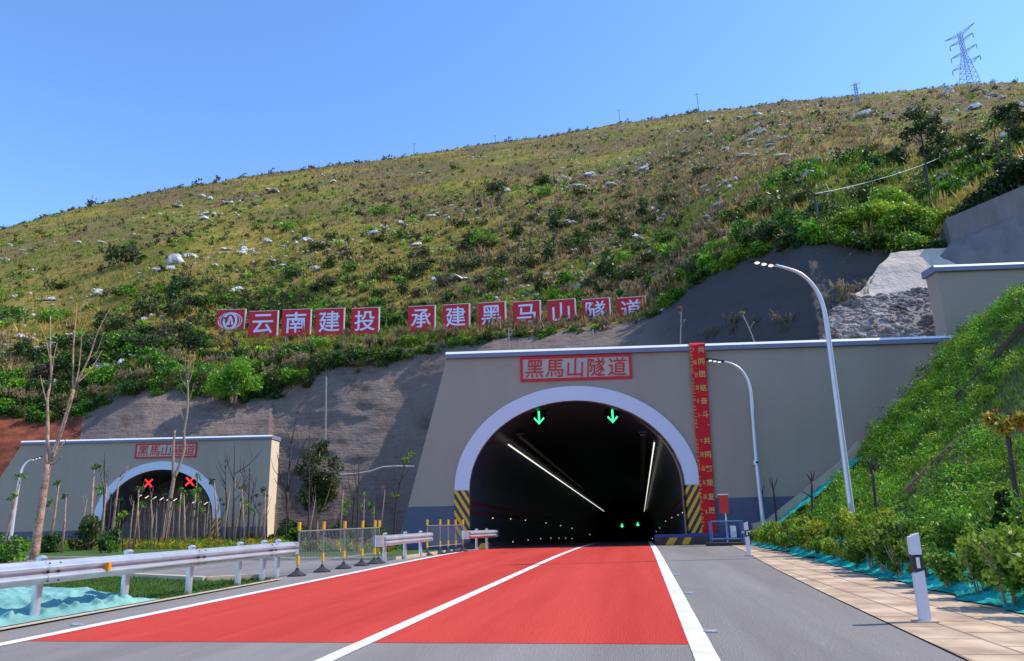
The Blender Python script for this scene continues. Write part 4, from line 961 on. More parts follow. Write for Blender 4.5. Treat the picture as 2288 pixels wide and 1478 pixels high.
# ================================================================== PLANTS ON THE HILL
def asset(name, parts, parent=None):
    """parts: (V, F, C) leaf data -> mesh"""
    return np_mesh(name, parts[0], parts[1], MT['leaf'], parts[2])
def bush_thing(name, seed, n, R, leaf, pal, label, cat='bush', group=None, stems=0, srad=.03, **kw):
    root = empty(name, (0, 0, 0), label, cat, group)
    link('foliage', asset('foliage', crown(seed, n, R, leaf, pal, **kw)), root)
    m2 = MB(); r = np.random.default_rng(seed)
    for i in range(max(1, stems)):
        a = r.uniform(0, 6.28); e = .5*R[0]*r.uniform(.2, .9)
        m2.tube([(0.08*math.cos(a)*R[0], .08*math.sin(a)*R[1], -.25*R[2]), (e*.5*math.cos(a), e*.5*math.sin(a), R[2]*.5), (e*math.cos(a), e*math.sin(a), R[2]*1.1)], [srad, srad*.8, srad*.4], 5)
    m2.build('stem', MT['bark'], root, origin=(0, 0, 0)); return root
def clear_of_boards(q, h):
    """keeps shrubs from hiding the letter boards"""
    d = q-EYE; z = d @ fw; px = CX+F_PX*(d @ rt)/z; d2 = d+np.array([0, 0, h]); pyt = CY-F_PX*(d2 @ up)/(d2 @ fw); rr = math.hypot(q[0], q[1])
    for bx_, by_, br, W, H in BOARD_AT:
        hp = H/2*F_PX/br
        if abs(px-bx_) < W/2*F_PX/br+22 and rr < br+1 and pyt < by_+hp*.72: return False
        if abs(px-bx_) < W/2*F_PX/br+16 and abs(rr-br) < 1.5 and pyt < by_+hp*.8: return False
    return True
HG = 'bushes scattered over the grassy hillside'
HB = [bush_thing('hill_bush', 100+i, 420, R, .34, pal, lab, 'bush', HG, lumps=8, lr=.5, aspect=.45) for i, (R, pal, lab) in enumerate([
    ((1.5, 1.5, .9), LUSH, 'bright green bush scattered on the grassy hillside'), ((1.3, 1.6, .75), DARKG+OLIVE, 'dark green bush scattered on the grassy hillside'), ((1.8, 1.4, .7), OLIVE, 'dull olive bush scattered on the grassy hillside'),
    ((1.2, 1.2, 1.0), PURP+OLIVE, 'grey brown bush scattered on the grassy hillside'), ((2.0, 1.5, .85), LUSH+DARKG, 'bright green bush scattered on the grassy hillside'), ((1.0, 1.1, 1.3), DARKG, 'dark green bush scattered on the grassy hillside')])]
def hill_samples(n, seed, a0=-64, a1=40, v0=0.0, v1=1.0, near=.5):
    r = np.random.default_rng(seed); a = np.radians(r.uniform(a0, a1, n))
    rb_, zb_ = base(a); rr_, zt_ = ridge(a); e0, e1 = (zb_-EYE[2])/rb_, (zt_-EYE[2])/rr_
    e = e0+(e1-e0)*(v0+(v1-v0)*r.random(n)); tv = np.clip(t_of(a, e), 0, 1); tu = r.uniform(0, 1, n)
    t = np.where(r.random(n) < near, tu, tv); return a, t, terrain(a, t)
a, t, p = hill_samples(22000, 41, near=.15)
dens = fbm(p[:, 0], p[:, 1], 30, 51, 3)+rng.uniform(-.5, .5, len(p))
ok = (dens > -.05) & (t > .03); p, t = p[ok], t[ok]; ok = ~((np.arctan2(p[:, 0], p[:, 1]) > az_el(1540, 600)[0]) & (t < .3) & (rng.random(len(p)) < .72)); p, t = p[ok], t[ok]; ok = np.array([tt > .25 or clear_of_boards(q, 2.2) for q, tt in zip(p, t)]); p, t = p[ok], t[ok]; r_ = np.hypot(p[:, 0], p[:, 1])
size = rng.lognormal(-.42, .42, len(p))*np.where(t < .04, .6, 1.0); order = np.argsort(-size/r_)
big, rest = order[:300], order[300:5200]
# along the skyline bushes are a little more frequent
for k in big:
    src = HB[int(rng.choice([0, 1, 1, 2, 2, 3, 4, 5], 1)[0])] if p[k, 2] < 90 else HB[int(rng.choice([1, 2, 2, 3, 3, 5, 0], 1)[0])]
    s = float(size[k]); lab = src['label']; place(src, tuple(p[k]-np.array([0, 0, .15])), float(rng.uniform(0, 6.28)), (s, s, s*float(rng.uniform(.75, 1.15))), label=lab)
parts = []; kinds = [(LUSH, .8), (OLIVE, .7), (DARKG, .8), (PURP, .7), (OLIVE, .8)]
base_b = [crown(300+i, 40, (1, 1, .8), .55, pal, lumps=5, lr=.5, aspect=.5) for i, (pal, _) in enumerate(kinds)]
for k in rest:
    V, Fc, C = base_b[int(rng.integers(0, 5))]; s = float(size[k])*.95; an = rng.uniform(0, 6.28); ca, sa = math.cos(an), math.sin(an)
    V2 = np.stack([V[:, 0]*ca-V[:, 1]*sa, V[:, 0]*sa+V[:, 1]*ca, V[:, 2]], 1)*s+p[k]-np.array([0, 0, .1]); parts.append((V2, Fc, C*rng.uniform(.6, 1.3)))
for k in range(520):                                   # ragged scrub along the skyline
    a1 = math.radians(float(rng.uniform(-62, 34))); q = terrain(a1, float(rng.uniform(.965, 1.004))); V, Fc, C = base_b[int(rng.choice([1, 2, 2, 3, 4]))]; s = float(rng.lognormal(-.1, .45))
    parts.append((V*np.array([s, s, s*float(rng.uniform(.7, 1.3))])+q-np.array([0, 0, .2]), Fc, C*rng.uniform(.6, 1.2)))
V, Fc, C = merge(parts); o = link('hillside_scrub', np_mesh('hillside_scrub', V, Fc, MT['leaf'], C)); tag(o, 'low scrub scattered over the whole hillside', 'scrub', kind='stuff')
# tall dry and green grass
a, t, p = hill_samples(52000, 43, near=.25)
q1 = fbm(p[:, 0], p[:, 1], 26, 61, 3); q2 = fbm(p[:, 0], p[:, 1], 60, 71, 3)+np.clip((p[:, 2]-70)/130, -.5, .6)*.5
parts = []; r = np.random.default_rng(5)
for sel, pal, h in ((q1 > .12, [(.16, .26, .018), (.11, .19, .016), (.22, .26, .03)], .6), ((q1 <= .12) & (q2 < .05), [(.37, .29, .05), (.45, .32, .09), (.27, .25, .035)], .6), ((q1 <= .12) & (q2 >= .05), [(.29, .20, .095), (.37, .25, .11), (.18, .14, .085)], .75)):
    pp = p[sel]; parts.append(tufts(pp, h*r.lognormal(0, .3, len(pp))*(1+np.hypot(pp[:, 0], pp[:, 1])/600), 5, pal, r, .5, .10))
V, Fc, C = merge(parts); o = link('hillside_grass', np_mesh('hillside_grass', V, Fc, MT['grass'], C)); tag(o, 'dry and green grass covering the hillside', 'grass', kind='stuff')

# limestone rocks
def rock_mesh(seed, R, k=4):
    """a jagged outcrop: several broken blocks leaning on each other, in one mesh"""
    import bmesh
    r = np.random.default_rng(seed); V = []; Fc = []; base_n = 0
    for q in range(k):
        bm = bmesh.new(); bmesh.ops.create_icosphere(bm, subdivisions=2, radius=1); off = r.uniform(0, 50, 3); sc = 1.0 if q == 0 else r.uniform(.3, .65); an = r.uniform(0, 6.28)
        pos = (0, 0) if q == 0 else (math.cos(an)*R[0]*r.uniform(.6, 1.1), math.sin(an)*R[1]*r.uniform(.6, 1.1))
        tl = r.uniform(-.35, .35)
        for v in bm.verts:
            c = v.co; n = float(fbm(c.x*1.3+off[0]+c.z, c.y*1.3+off[1]-c.z*.7, 1.0, seed+q, 3)); f = 1+.75*n
            x, y, z = c.x*R[0]*f*sc, c.y*R[1]*f*sc, max(-.3, c.z)*R[2]*f*sc*1.15; V.append((x+pos[0], y+pos[1], z+x*tl))
        bm.verts.index_update(); Fc += [tuple(v.index+base_n for v in f.verts) for f in bm.faces]; base_n = len(V); bm.free()
    me = bpy.data.meshes.new('rock'); me.from_pydata(V, [], Fc); me.materials.append(MT['rock']); me.update(); return me
RK = []
for i, R in enumerate([(1, .7, .55), (.8, .8, .45), (1.2, .6, .4), (.7, .6, .7), (1.0, .9, .35)]):
    o = link('limestone_rock', rock_mesh(400+i, R)); RK.append(tag(o, 'pale limestone rock lying among the grass of the hillside', 'rock', 'limestone rocks on the hillside'))
BIGR = [(427, 584, 30, 0, 'large pale rounded boulder standing out above a green bush on the left hillside'), (368, 614, 32, 2, 'long pale rock sloping among grass below the large rounded boulder'), (688, 549, 26, 0, ''), (662, 552, 16, 3, ''), (638, 556, 14, 1, ''), (1022, 618, 46, 4, 'broad pale flat boulder in the dark bushes above the letter boards'), (968, 622, 18, 3, ''),
        (1478, 490, 36, 2, ''), (1268, 508, 40, 4, ''), (1197, 490, 24, 2, ''), (1048, 548, 14, 0, ''), (1022, 596, 18, 1, ''), (1284, 604, 18, 0, ''), (1220, 600, 14, 3, ''), (1690, 258, 40, 2, ''), (1650, 268, 22, 1, ''), (1590, 266, 20, 4, ''), (1750, 346, 34, 2, ''), (1808, 402, 40, 0, ''), (1840, 404, 26, 3, ''), (1860, 460, 30, 4, ''),
        (1752, 492, 24, 1, ''), (1668, 350, 26, 2, ''), (1920, 262, 40, 2, ''), (2030, 300, 18, 0, ''), (455, 440, 24, 1, ''), (470, 448, 16, 3, ''), (398, 462, 28, 2, ''), (610, 436, 30, 4, ''), (745, 414, 18, 0, ''), (958, 380, 16, 1, ''), (940, 382, 12, 2, ''), (455, 480, 20, 2, ''), (610, 600, 18, 1, ''), (570, 577, 14, 0, ''), (545, 575, 18, 3, ''),
        (176, 543, 12, 0, ''), (228, 540, 18, 2, ''), (68, 556, 10, 1, ''), (40, 842, 14, 1, ''), (480, 602, 12, 0, ''), (318, 640, 14, 2, ''), (1580, 470, 22, 1, ''), (1640, 560, 26, 2, ''), (1600, 524, 18, 0, ''), (1500, 550, 20, 3, ''), (1380, 380, 18, 2, ''), (1560, 350, 20, 1, ''), (1770, 530, 18, 0, ''), (2090, 250, 22, 2, '')]
for px, py, w, k, lab in BIGR:
    q = np.array(hill_at(px, py)); rr = math.hypot(q[0], q[1]); s = w/F_PX*rr*.50
    o = place(RK[k], tuple(q+np.array([0, 0, s*.12])), float(rng.uniform(0, 6.28)) if not lab else .2, s)
    if lab: o['label'] = lab
a, t, p = hill_samples(9000, 47, v0=.12, near=.05)
dens = fbm(p[:, 0], p[:, 1], 22, 81, 3)+.25*fbm(p[:, 0], p[:, 1], 70, 83, 2)+rng.uniform(-.25, .25, len(p))+.28*(p[:, 0] > -20); ok = np.argsort(-dens)[:2800]; p = p[ok]
sz = rng.lognormal(-.85, .42, len(p))*np.clip(np.hypot(p[:, 0], p[:, 1])/190, .45, 1.3); order = np.argsort(-sz/np.hypot(p[:, 0], p[:, 1])); lowv = rock_mesh(450, (1, .8, .5))
for k in order[:245]:
    s = float(sz[k])*1.45; copy = place(RK[int(rng.integers(0, 5))], tuple(p[k]+np.array([0, 0, s*.1])), float(rng.uniform(0, 6.28)), (s, s*.85, s), label='pale limestone rock lying among the grass of the hillside')
import bmesh
bm = bmesh.new(); bmesh.ops.create_icosphere(bm, subdivisions=1, radius=1); sv_ = np.array([v.co[:] for v in bm.verts]); sf_ = np.array([[v.index for v in f.verts] for f in bm.faces]); bm.free()
parts = []
for k in order[245:]:
    V = sv_*rng.uniform(.55, 1.4, (len(sv_), 1))*np.array([1, .8, .6])*float(sz[k])*1.05; an = rng.uniform(0, 6.28); V = np.stack([V[:, 0]*math.cos(an)-V[:, 1]*math.sin(an), V[:, 0]*math.sin(an)+V[:, 1]*math.cos(an), V[:, 2]], 1)
    parts.append((V+p[k]+np.array([0, 0, .1]), sf_, np.ones((len(V), 3))))
V, Fc, C = merge(parts); tag(link('scattered_stones', np_mesh('scattered_stones', V, Fc, MT['rock'])), 'small pale stones scattered over the hillside', 'stones', kind='stuff')
# rubble on the slope behind the portal step
parts = []; nu_, nv_ = GR.shape[1], GR.shape[0]
for k in range(2600):
    i, j = rng.integers(0, nv_-1), rng.integers(0, nu_-1); f, g2 = rng.random(2); q = GR[i, j]*(1-f)*(1-g2)+GR[i+1, j]*f*(1-g2)+GR[i, j+1]*(1-f)*g2+GR[i+1, j+1]*f*g2
    V = sv_*rng.uniform(.6, 1.3, (len(sv_), 1))*np.array([1, .7, .6])*rng.lognormal(-2.3, .45); parts.append((V+q, sf_, np.ones((len(V), 3))))
V, Fc, C = merge(parts); tag(link('rubble', np_mesh('rubble', V, Fc, MT['rubble'])), 'broken stone rubble on the slope above the near portal', 'rubble', kind='stuff')

# thick shrubs along the brink of the cut slope
BG = 'shrubs crowding the brink of the cut slope'
BR = [bush_thing('brink_shrub', 500+i, 1150, R, .34, pal, lab, 'shrub', BG, lumps=12, lr=.42, aspect=.42, droop=.25, stems=3, srad=.05) for i, (R, pal, lab) in enumerate([
    ((1.7, 1.6, 1.3), LUSH, 'lush green shrub on the brink of the cut slope'), ((1.5, 1.7, 1.1), LUSH+LIME[:2], 'fresh yellow green shrub on the brink of the cut slope'), ((1.8, 1.5, 1.0), DARKG+LUSH[1:2], 'dark green shrub on the brink of the cut slope'),
    ((1.4, 1.4, 1.5), OLIVE+DARKG[:1], 'dull olive shrub on the brink of the cut slope'), ((2.0, 1.7, 1.2), LUSH+DARKG, 'lush green shrub on the brink of the cut slope')])]
pr = np.random.default_rng(9)
def plume(seed, n, h):
    r = np.random.default_rng(seed); m_ = []
    V, Fc, C = tufts(np.zeros((1, 3)), h*.7, n*3, [(.13, .15, .03), (.18, .17, .05)], r, .55, .022); m_.append((V, Fc, C))
    for i in range(n):
        a = r.uniform(0, 6.28); l = abs(r.normal(0, .35)); tip = np.array([math.cos(a)*l*h, math.sin(a)*l*h, h*r.uniform(.8, 1.15)])
        c = np.zeros((26, 3))+tip*np.linspace(.68, 1.0, 26)[:, None]+r.normal(0, .035*h, (26, 3)); V, Fc = quads(c, .16*h, .05*h, .2, np.tile(tip/np.linalg.norm(tip), (26, 1)), .6, r)
        V4 = V; F3 = np.concatenate([Fc[:, [0, 1, 2]], Fc[:, [0, 2, 3]]]); C = np.repeat(np.array(STRAW)[r.integers(0, 3, 26)], 4, 0); m_.append((V4, F3, C))
    return merge(m_)
PLG = 'plume grasses on the brink of the cut slope'; PL_ = []
for i in range(4):
    root = empty('plume_grass', (0, 0, 0), 'pale feathery plume grass on the brink of the cut slope', 'plume grass', PLG); V, Fc, C = plume(600+i, 8+i*2, 1.5+.2*i); link('blades', np_mesh('blades', V, Fc, MT['grass'], C), root); PL_.append(root)
def brink(px, off, jitter=.3):
    a_, e_ = az_el(px, float(np.interp(px, eX, [q[1] for q in EDGE]))); rb_, _ = base(a_); rr_, _ = ridge(a_); tt = off/(rr_-rb_); return terrain(a_, tt), rb_
cnt = 0
for row, (off0, n, s0) in enumerate([(-1.0, 84, .95), (1.2, 74, 1.05), (5.0, 58, 1.15), (10.5, 44, 1.1), (18, 34, 1.05)]):
    for k in range(n):
        px = -260+(2110+260)*(k+pr.uniform(-.45, .45))/n
        if row >= 3 and px > 1500: continue
        q, _ = brink(px, max(.0, off0+pr.uniform(-.8, 1.2))); q = q-np.array([q[0], q[1], 0])/math.hypot(q[0], q[1])*(.9 if row == 0 else 0)-np.array([0, 0, .9 if row == 0 else 0]); s = s0*pr.uniform(.55, 1.15)
        if px < 850: s *= 1.15
        if 850 < px < 1500 and row < 3: s *= .72
        if not clear_of_boards(q, 2.4*s): 
            s *= .42
            if not clear_of_boards(q, 2.4*s): continue
        dark_side = px > 1380
        w = [.28, .16, .2, .16, .2] if not dark_side else [.2, .3, .2, .1, .2]
        src = BR[int(pr.choice(5, p=w))]; place(src, tuple(q-np.array([0, 0, .35*s])), float(pr.uniform(0, 6.28)), (s, s, s*float(pr.uniform(.8, 1.25))), label=src['label']); cnt += 1
for k in range(230):
    px = pr.uniform(-150, 1720); q, _ = brink(px, float(pr.choice([.2, 1, 3, 6, 12]))*pr.uniform(.3, 1.4)); s = pr.uniform(.55, 1.15)
    if not clear_of_boards(q, 1.6*s): 
        s *= .6
        if not clear_of_boards(q, 1.3*s): continue
    src = PL_[int(pr.integers(0, 4))]; place(src, tuple(q-np.array([0, 0, .1])), float(pr.uniform(0, 6.28)), s, label=src['label'])
for k in range(64):                                    # plants rooted on the face itself, just under the brink
    px = pr.uniform(-60, 1460); q, _ = brink(px, .2); dn = pr.uniform(.6, 2.6); u_ = np.array([q[0], q[1], 0])/math.hypot(q[0], q[1]); q = q-u_*(.55*dn+.5)-np.array([0, 0, dn]); s = pr.uniform(.35, .75)
    src = (PL_+BR)[int(pr.integers(0, 9))]; place(src, tuple(q), float(pr.uniform(0, 6.28)), s, label=src['label'], tilt=(.35, 0) if src in PL_ else (0, 0))
for px, py, s in ((1640, 742, .7), (1745, 740, .9), (1765, 735, .7), (1600, 752, .5), (1880, 668, .6), (1905, 662, .5), (1850, 690, .6), (1580, 756, .5), (1690, 730, .5), (1935, 652, .45)):
    a0_ = az_el(px, py)[0]; j_ = int(np.argmin(np.abs(azs-a0_))); col_ = S[:, j_]; dd_ = col_-EYE; pp_ = CY-F_PX*(dd_ @ up)/(dd_ @ fw); q = col_[int(np.argmin(np.abs(pp_-py)))] if px < 1840 else at_dist(*_off(px, py, 4.6))
    src = PL_[int(pr.integers(0, 4))]; place(src, tuple(q-np.array([0, 0, .15])), float(pr.uniform(0, 6.28)), s, label='pale feathery grass tuft growing on the dark cut above the right portal wall')
# big fan-leaved shrub hanging over the cut left of the boards
bs = bush_thing('large_shrub', 520, 5200, (3.2, 2.6, 2.7), .42, LUSH+LIME[1:2], 'largest bright green shrub hanging over the cut below the emblem board', 'shrub', None, lumps=20, lr=.36, droop=.5, aspect=.3, stems=6, srad=.09)
q = at_dist(524, 868, 84.5); place(bs, tuple(q-np.array([0, 0, 1.0])))

# right spur: lime shrubs, dark shrubs, small trees
LM = [bush_thing('lime_shrub', 540+i, 2600, R, .30, LIME, 'bright lime green shrub above the right cut', 'shrub', 'lime green shrubs above the right cut', lumps=14, lr=.40, droop=.35, aspect=.4, stems=4, srad=.06) for i, R in enumerate([(2.2, 1.9, 1.5), (1.8, 1.8, 1.3), (1.5, 1.6, 1.6)])]
for px, py, r_, s, k in ((1905, 500, 57, 1.0, 0), (1960, 470, 58, 1.15, 1), (2020, 500, 57, 1.15, 0), (2070, 520, 57, 1.0, 2), (1880, 520, 56.5, .7, 2), (2090, 490, 58, .9, 1), (1940, 530, 55.6, .7, 1), (2000, 540, 55.6, .7, 2), (1850, 505, 57.5, .6, 1), (1985, 440, 61, .9, 0), (1640, 560, 62, .8, 1), (1590, 600, 68, .9, 0)):
    place(LM[k], tuple(at_dist(px, py+18, r_)-np.array([0, 0, .6])), float(pr.uniform(0, 6.28)), s, label='bright lime green shrub above the right cut' if px > 1700 else 'bright lime green shrub at the lower left end of the shaded cut')
DK = [bush_thing('dark_shrub', 560+i, 1800, R, .26, DARKG, 'dark shrub behind the grey retaining wall', 'shrub', 'dark shrubs behind the retaining wall', lumps=10, lr=.45, aspect=.45, stems=3) for i, R in enumerate([(1.8, 1.5, 1.4), (1.5, 1.5, 1.0)])]
for px, py, r_, s, k in ((2150, 470, 56.6, .8, 1), (2190, 455, 56.6, .9, 0), (2235, 435, 56.6, 1.1, 0), (2275, 412, 56.6, 1.2, 0), (2320, 390, 58, 1.2, 1), (2260, 380, 60, 1.1, 1), (2130, 500, 56.4, .7, 1), (2110, 545, 56, .5, 1), (2060, 560, 55.8, .45, 0)):
    place(DK[k], tuple(at_dist(px, py+14, r_)-np.array([0, 0, .6])), float(pr.uniform(0, 6.28)), s, label='dark shrub behind the grey retaining wall')
for px, py, r_, s in ((2130, 430, 62, 1.0), (2190, 400, 62, .9), (2160, 380, 68, .9), (2085, 420, 62, .8), (2240, 360, 64, .8), (2110, 370, 72, .7), (2040, 440, 60, .7)):
    place(BR[0], tuple(np.array(hill_at(px, py))-np.array([0, 0, .4])), float(pr.uniform(0, 6.28)), s, label='lush green shrub on the right spur below the cable')
def tree(name, f, az, trunk, crowns, label, pal, leaf, r0, cat='tree', n=700, bark='barkdark', dens=1.0, seed=0):
    """trunk: list of limbs (pixel polylines with radii), crowns: (px, py, width px, height px)"""
    f = np.array(f, float); root = empty(name, tuple(f), label, cat); W = lambda x, y, k=0.0: on_plane(x, y, f+np.array([math.sin(az), math.cos(az), 0])*k, az)
    r = np.random.default_rng(seed+77); m2 = MB()
    for limb in trunk:
        pts, ra, rb_ = limb[0], limb[1], limb[2]; ks = np.linspace(0, limb[3] if len(limb) > 3 else 0, len(pts)); base_k = limb[4] if len(limb) > 4 else 0
        P = [W(x, y, base_k+k) for (x, y), k in zip(pts, ks)]
        P2 = []
        for i in range(len(P)-1):
            p0, p1, p2, p3 = P[max(i-1, 0)], P[i], P[i+1], P[min(i+2, len(P)-1)]
            for q in (0, .34, .67): P2.append(.5*((2*p1)+(p2-p0)*q+(2*p0-5*p1+4*p2-p3)*q*q+(3*p1-p0-3*p2+p3)*q**3))
        P2.append(P[-1]); nn = len(P2); m2.tube(P2, [ra+(rb_-ra)*i/(nn-1) for i in range(nn)], 8 if ra > .06 else 5)
    m2.build('trunk', MT[bark], root, smooth=True)
    if crowns:
        pp = []
        pxm = F_PX/((f-EYE) @ fw)
        for i, (x, y, w, h) in enumerate(crowns):
            c = W(x, y, r.uniform(-.3, .3)*w/pxm); R = (w/2/pxm, w/2/pxm*.9, h/2/pxm/.9); V, Fc, C = crown(seed*31+i, int(n*dens*max(.12, w*h/3000)), R, leaf, pal, lumps=7, lr=.45, droop=.2, aspect=.45)
            pp.append((V+c-np.array([0, 0, R[2]*.78])-f, Fc, C))
        V, Fc, C = merge(pp); link('foliage', np_mesh('foliage', V, Fc, MT['leaf'], C), root)
    return root
f = hill_at(2078, 440)
tree('spur_tree', f, 0.1, [([(2078, 450), (2072, 400), (2066, 350), (2058, 300), (2050, 265)], .13, .05), ([(2068, 360), (2085, 325), (2098, 295)], .07, .03), ([(2062, 320), (2040, 305), (2028, 298)], .06, .03)], [(2045, 258, 70, 46), (2095, 300, 60, 60), (2030, 302, 46, 34), (2070, 335, 46, 36), (2060, 285, 60, 36)], 'tallest dark tree with several clumps on the right spur', DARKG+OLIVE[:1], .30, .13, n=520, seed=3)
f = hill_at(2240, 372)
tree('spur_tree', f, 0.15, [([(2240, 385), (2228, 330), (2222, 300), (2224, 280)], .07, .03), ([(2262, 375), (2256, 330), (2250, 275)], .10, .05)], [(2248, 252, 66, 50), (2270, 300, 40, 54), (2282, 262, 40, 30)], 'dark tree with a dense crown near the right edge of the spur', DARKG, .30, .1, n=700, seed=4)
for px, py, w, h, lb in ((1950, 368, 42, 44, 'left of two small round dark trees below the cable'), (1992, 352, 46, 44, 'right of two small round dark trees below the cable')):
    f = hill_at(px, py+24); tree('small_tree', f, .1, [([(px, py+26), (px+1, py+5)], .08, .04)], [(px, py, w, h)], lb, DARKG+LUSH[3:], .3, .08, n=1500, seed=px)
f = hill_at(202, 470); tree('skyline_shrub', f, -.6, [([(202, 476), (202, 460)], .14, .08)], [(200, 455, 26, 18)], 'lone dark bushy shrub standing up on the left skyline', DARKG, .5, .1, n=1500, seed=12)

# dead saplings and a thin pipe standing against the cut slope
for px, y0, y1, dx, lb in ((1138, 800, 726, -2, 'pale leafless sapling behind the coping, left of the name sign'), (1325, 800, 736, 0, 'pale leafless sapling behind the coping, above the arch'), (1520, 790, 690, 2, 'leafless sapling with a tufted tip behind the coping, left of the banner'), (1692, 790, 700, -34, 'leaning leafless sapling behind the coping, right of the banner')):
    f = at_dist(px, y0, D0M/math.cos(az_el(px, y0)[0]-PM_AZ)+2.5)
    tree('dead_sapling', f, PM_AZ, [([(px, y0+26), (px, y0), (px+dx*.4, (y0+y1)/2), (px+dx, y1)], .05, .025), ([(px+dx*.5, (y0+y1)/2-8), (px+dx*.5+10, (y0+y1)/2-26)], .025, .01), ([(px+dx*.8, y1+14), (px+dx-8, y1)], .02, .01)], [(px+dx, y1, 16, 12)] if dx else None, lb, STRAW, .16, .05, bark='pole', n=1500, seed=px)
f = at_dist(727, 988, 76.5); m2 = MB(); m2.tube([on_plane(727, 990, f, -.5), on_plane(728, 915, f, -.5), on_plane(729, 842, f, -.5)], [.09, .085, .08], 8); o = m2.build('slope_pipe', MT['pole'], origin=tuple(f)); tag(o, 'thin pale upright pipe standing against the sprayed concrete slope', 'pipe')
m2 = MB(); pr2 = [at_dist(x, y, 68.9) for x, y in ((760, 1062), (795, 1060), (830, 1054), (855, 1045), (885, 1043), (925, 1044))]; m2.tube([q-np.array([0, .0, 0]) for q in pr2], .12, 6); o = m2.build('slope_pipe', MT['pole'], origin=tuple(pr2[0])); tag(o, 'pale pipe lying along the slope beside the near portal wall', 'pipe')

# ================================================================== RIGHT BANK AND HEDGE
def wall_y(x): return PM[1]-(np.asarray(x)-PM[0])*math.tan(PM_AZ)
PLANKS = ([(2022, 1128), (2085, 1062), (2160, 985)], [(2140, 905), (2210, 830), (2292, 742)])
PLK = [np.array([bank_hit(*p_)[:2] for p_ in pp_]) for pp_ in PLANKS]
def off_plank(x, y, near=.3, far=1.0):
    """False in the bare band in front of a plank edging"""
    ok_ = np.ones(np.shape(x), bool)
    for L_ in PLK:
        yy_ = np.interp(x, L_[:, 0], L_[:, 1]); inx = (x > L_[0, 0]-.3) & (x < L_[-1, 0]+.8); ok_ &= ~(inx & (y < yy_+near) & (y > yy_-far))
    return ok_
r = np.random.default_rng(15)
n = 60000; x = r.uniform(5.7, 27, n); y = wall_y(x)-.35-(r.random(n)**1.0)*(33+0*x); y = np.where(r.random(n) < .3, wall_y(x)-.35-r.random(n)*6, y)
dens = fbm(x, y, 2.6, 91, 3)+r.uniform(-.35, .35, n)
netz = (x > 6.0) & (x < 11.0) & (y > wall_y(x)-2.7+.2*np.sin(x*3))
ok = (dens > -.28) & ~netz & (y > 4) & (x > 6.3) & off_plank(x, y)
x, y, dens = x[ok], y[ok], dens[ok]
P = np.stack([x, y, bank_z(x, y)-.03], -1)
hh = np.clip(.22+.22*dens+.05*r.normal(size=len(x)), .12, .46)
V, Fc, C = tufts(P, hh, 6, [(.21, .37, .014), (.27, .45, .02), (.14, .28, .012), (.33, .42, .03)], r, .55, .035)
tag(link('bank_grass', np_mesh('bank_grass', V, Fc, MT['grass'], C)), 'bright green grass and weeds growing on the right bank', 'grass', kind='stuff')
bw_ = [crown(700+i, 210, (.52, .52, .42), .115, pal, lumps=7, lr=.48, droop=-.3, aspect=.26) for i, pal in enumerate([LUSH, LUSH+LIME[:2], LIME, DARKG+LUSH[:2]])]
parts = []
m_ = 2600; x = r.uniform(6.2, 26, m_); y = wall_y(x)-.6-r.random(m_)*31
for i in range(m_):
    if 6.0 < x[i] < 11.2 and y[i] > wall_y(x[i])-3.3: continue
    if y[i] < 5 or not off_plank(x[i], y[i], .4, 1.1): continue
    if float(fbm(x[i], y[i], 4, 95, 2)) < -.3: continue
    V, Fc, C = bw_[int(r.choice(4, p=[.34, .36, .2, .10]))]; s = r.uniform(.5, 1.3); an = r.uniform(0, 6.28); ca, sa = math.cos(an), math.sin(an)
    parts.append((np.stack([V[:, 0]*ca-V[:, 1]*sa, V[:, 0]*sa+V[:, 1]*ca, V[:, 2]], 1)*s+np.array([x[i], y[i], float(bank_z(x[i], y[i]))-.05]), Fc, C*r.uniform(.6, 1.5)))
V, Fc, C = merge(parts); tag(link('bank_undergrowth', np_mesh('bank_undergrowth', V, Fc, MT['leaf'], C)), 'leafy green weeds covering the right bank', 'undergrowth', kind='stuff')
def bank_pts(pix, n, dz):
    q = [bank_hit(*p) for p in pix]; out = []
    for a_, b_ in zip(q, q[1:]):
        for t in np.linspace(0, 1, n, endpoint=False): c = a_+(b_-a_)*t; out.append((c[0], c[1], float(bank_z(c[0], c[1]))+dz))
    c = q[-1]; out.append((c[0], c[1], float(bank_z(c[0], c[1]))+dz)); return out
for pix, lb in (([(2022, 1128), (2085, 1062), (2160, 985)], 'brown plank edging running up the middle of the grass bank'), ([(2140, 905), (2210, 830), (2292, 742)], 'brown plank edging near the top of the grass bank')):
    pts = bank_pts(pix, 9, .30); m2 = MB()
    for a_, b_ in zip(pts, pts[1:]): m2.bar(a_, b_, .08, .18)
    o = m2.build('plank_edging', MT['base'], origin=pts[0]); tag(o, lb, 'edging')
xs = np.linspace(5.6, 11.4, 24); m2 = MB()
for i in range(len(xs)-1): m2.bar((xs[i], wall_y(xs[i])-.42, float(bank_z(xs[i], wall_y(xs[i])-.42, False))+.42), (xs[i+1], wall_y(xs[i+1])-.42, float(bank_z(xs[i+1], wall_y(xs[i+1])-.42, False))+.42), .42, .5)
tag(m2.build('concrete_edging', MT['kerb'], origin=(xs[0], float(wall_y(xs[0]))-.42, .5)), 'beige concrete strip climbing along the foot of the near portal wall', 'edging')
X, D = np.meshgrid(np.linspace(6.1, 10.7, 60), np.linspace(.66, 2.5, 26)); Y = wall_y(X)-D
Z = bank_z(X, Y, False)+.34+.10*fbm(X*1.2+D, D*5+X*.4, .8, 101, 3)+.05*np.sin(D*14+X*1.5)
o = grid('bank_netting', X, Y, Z, MT['net']); tag(o, 'teal netting strip laid on the bank beside the concrete strip', 'netting')
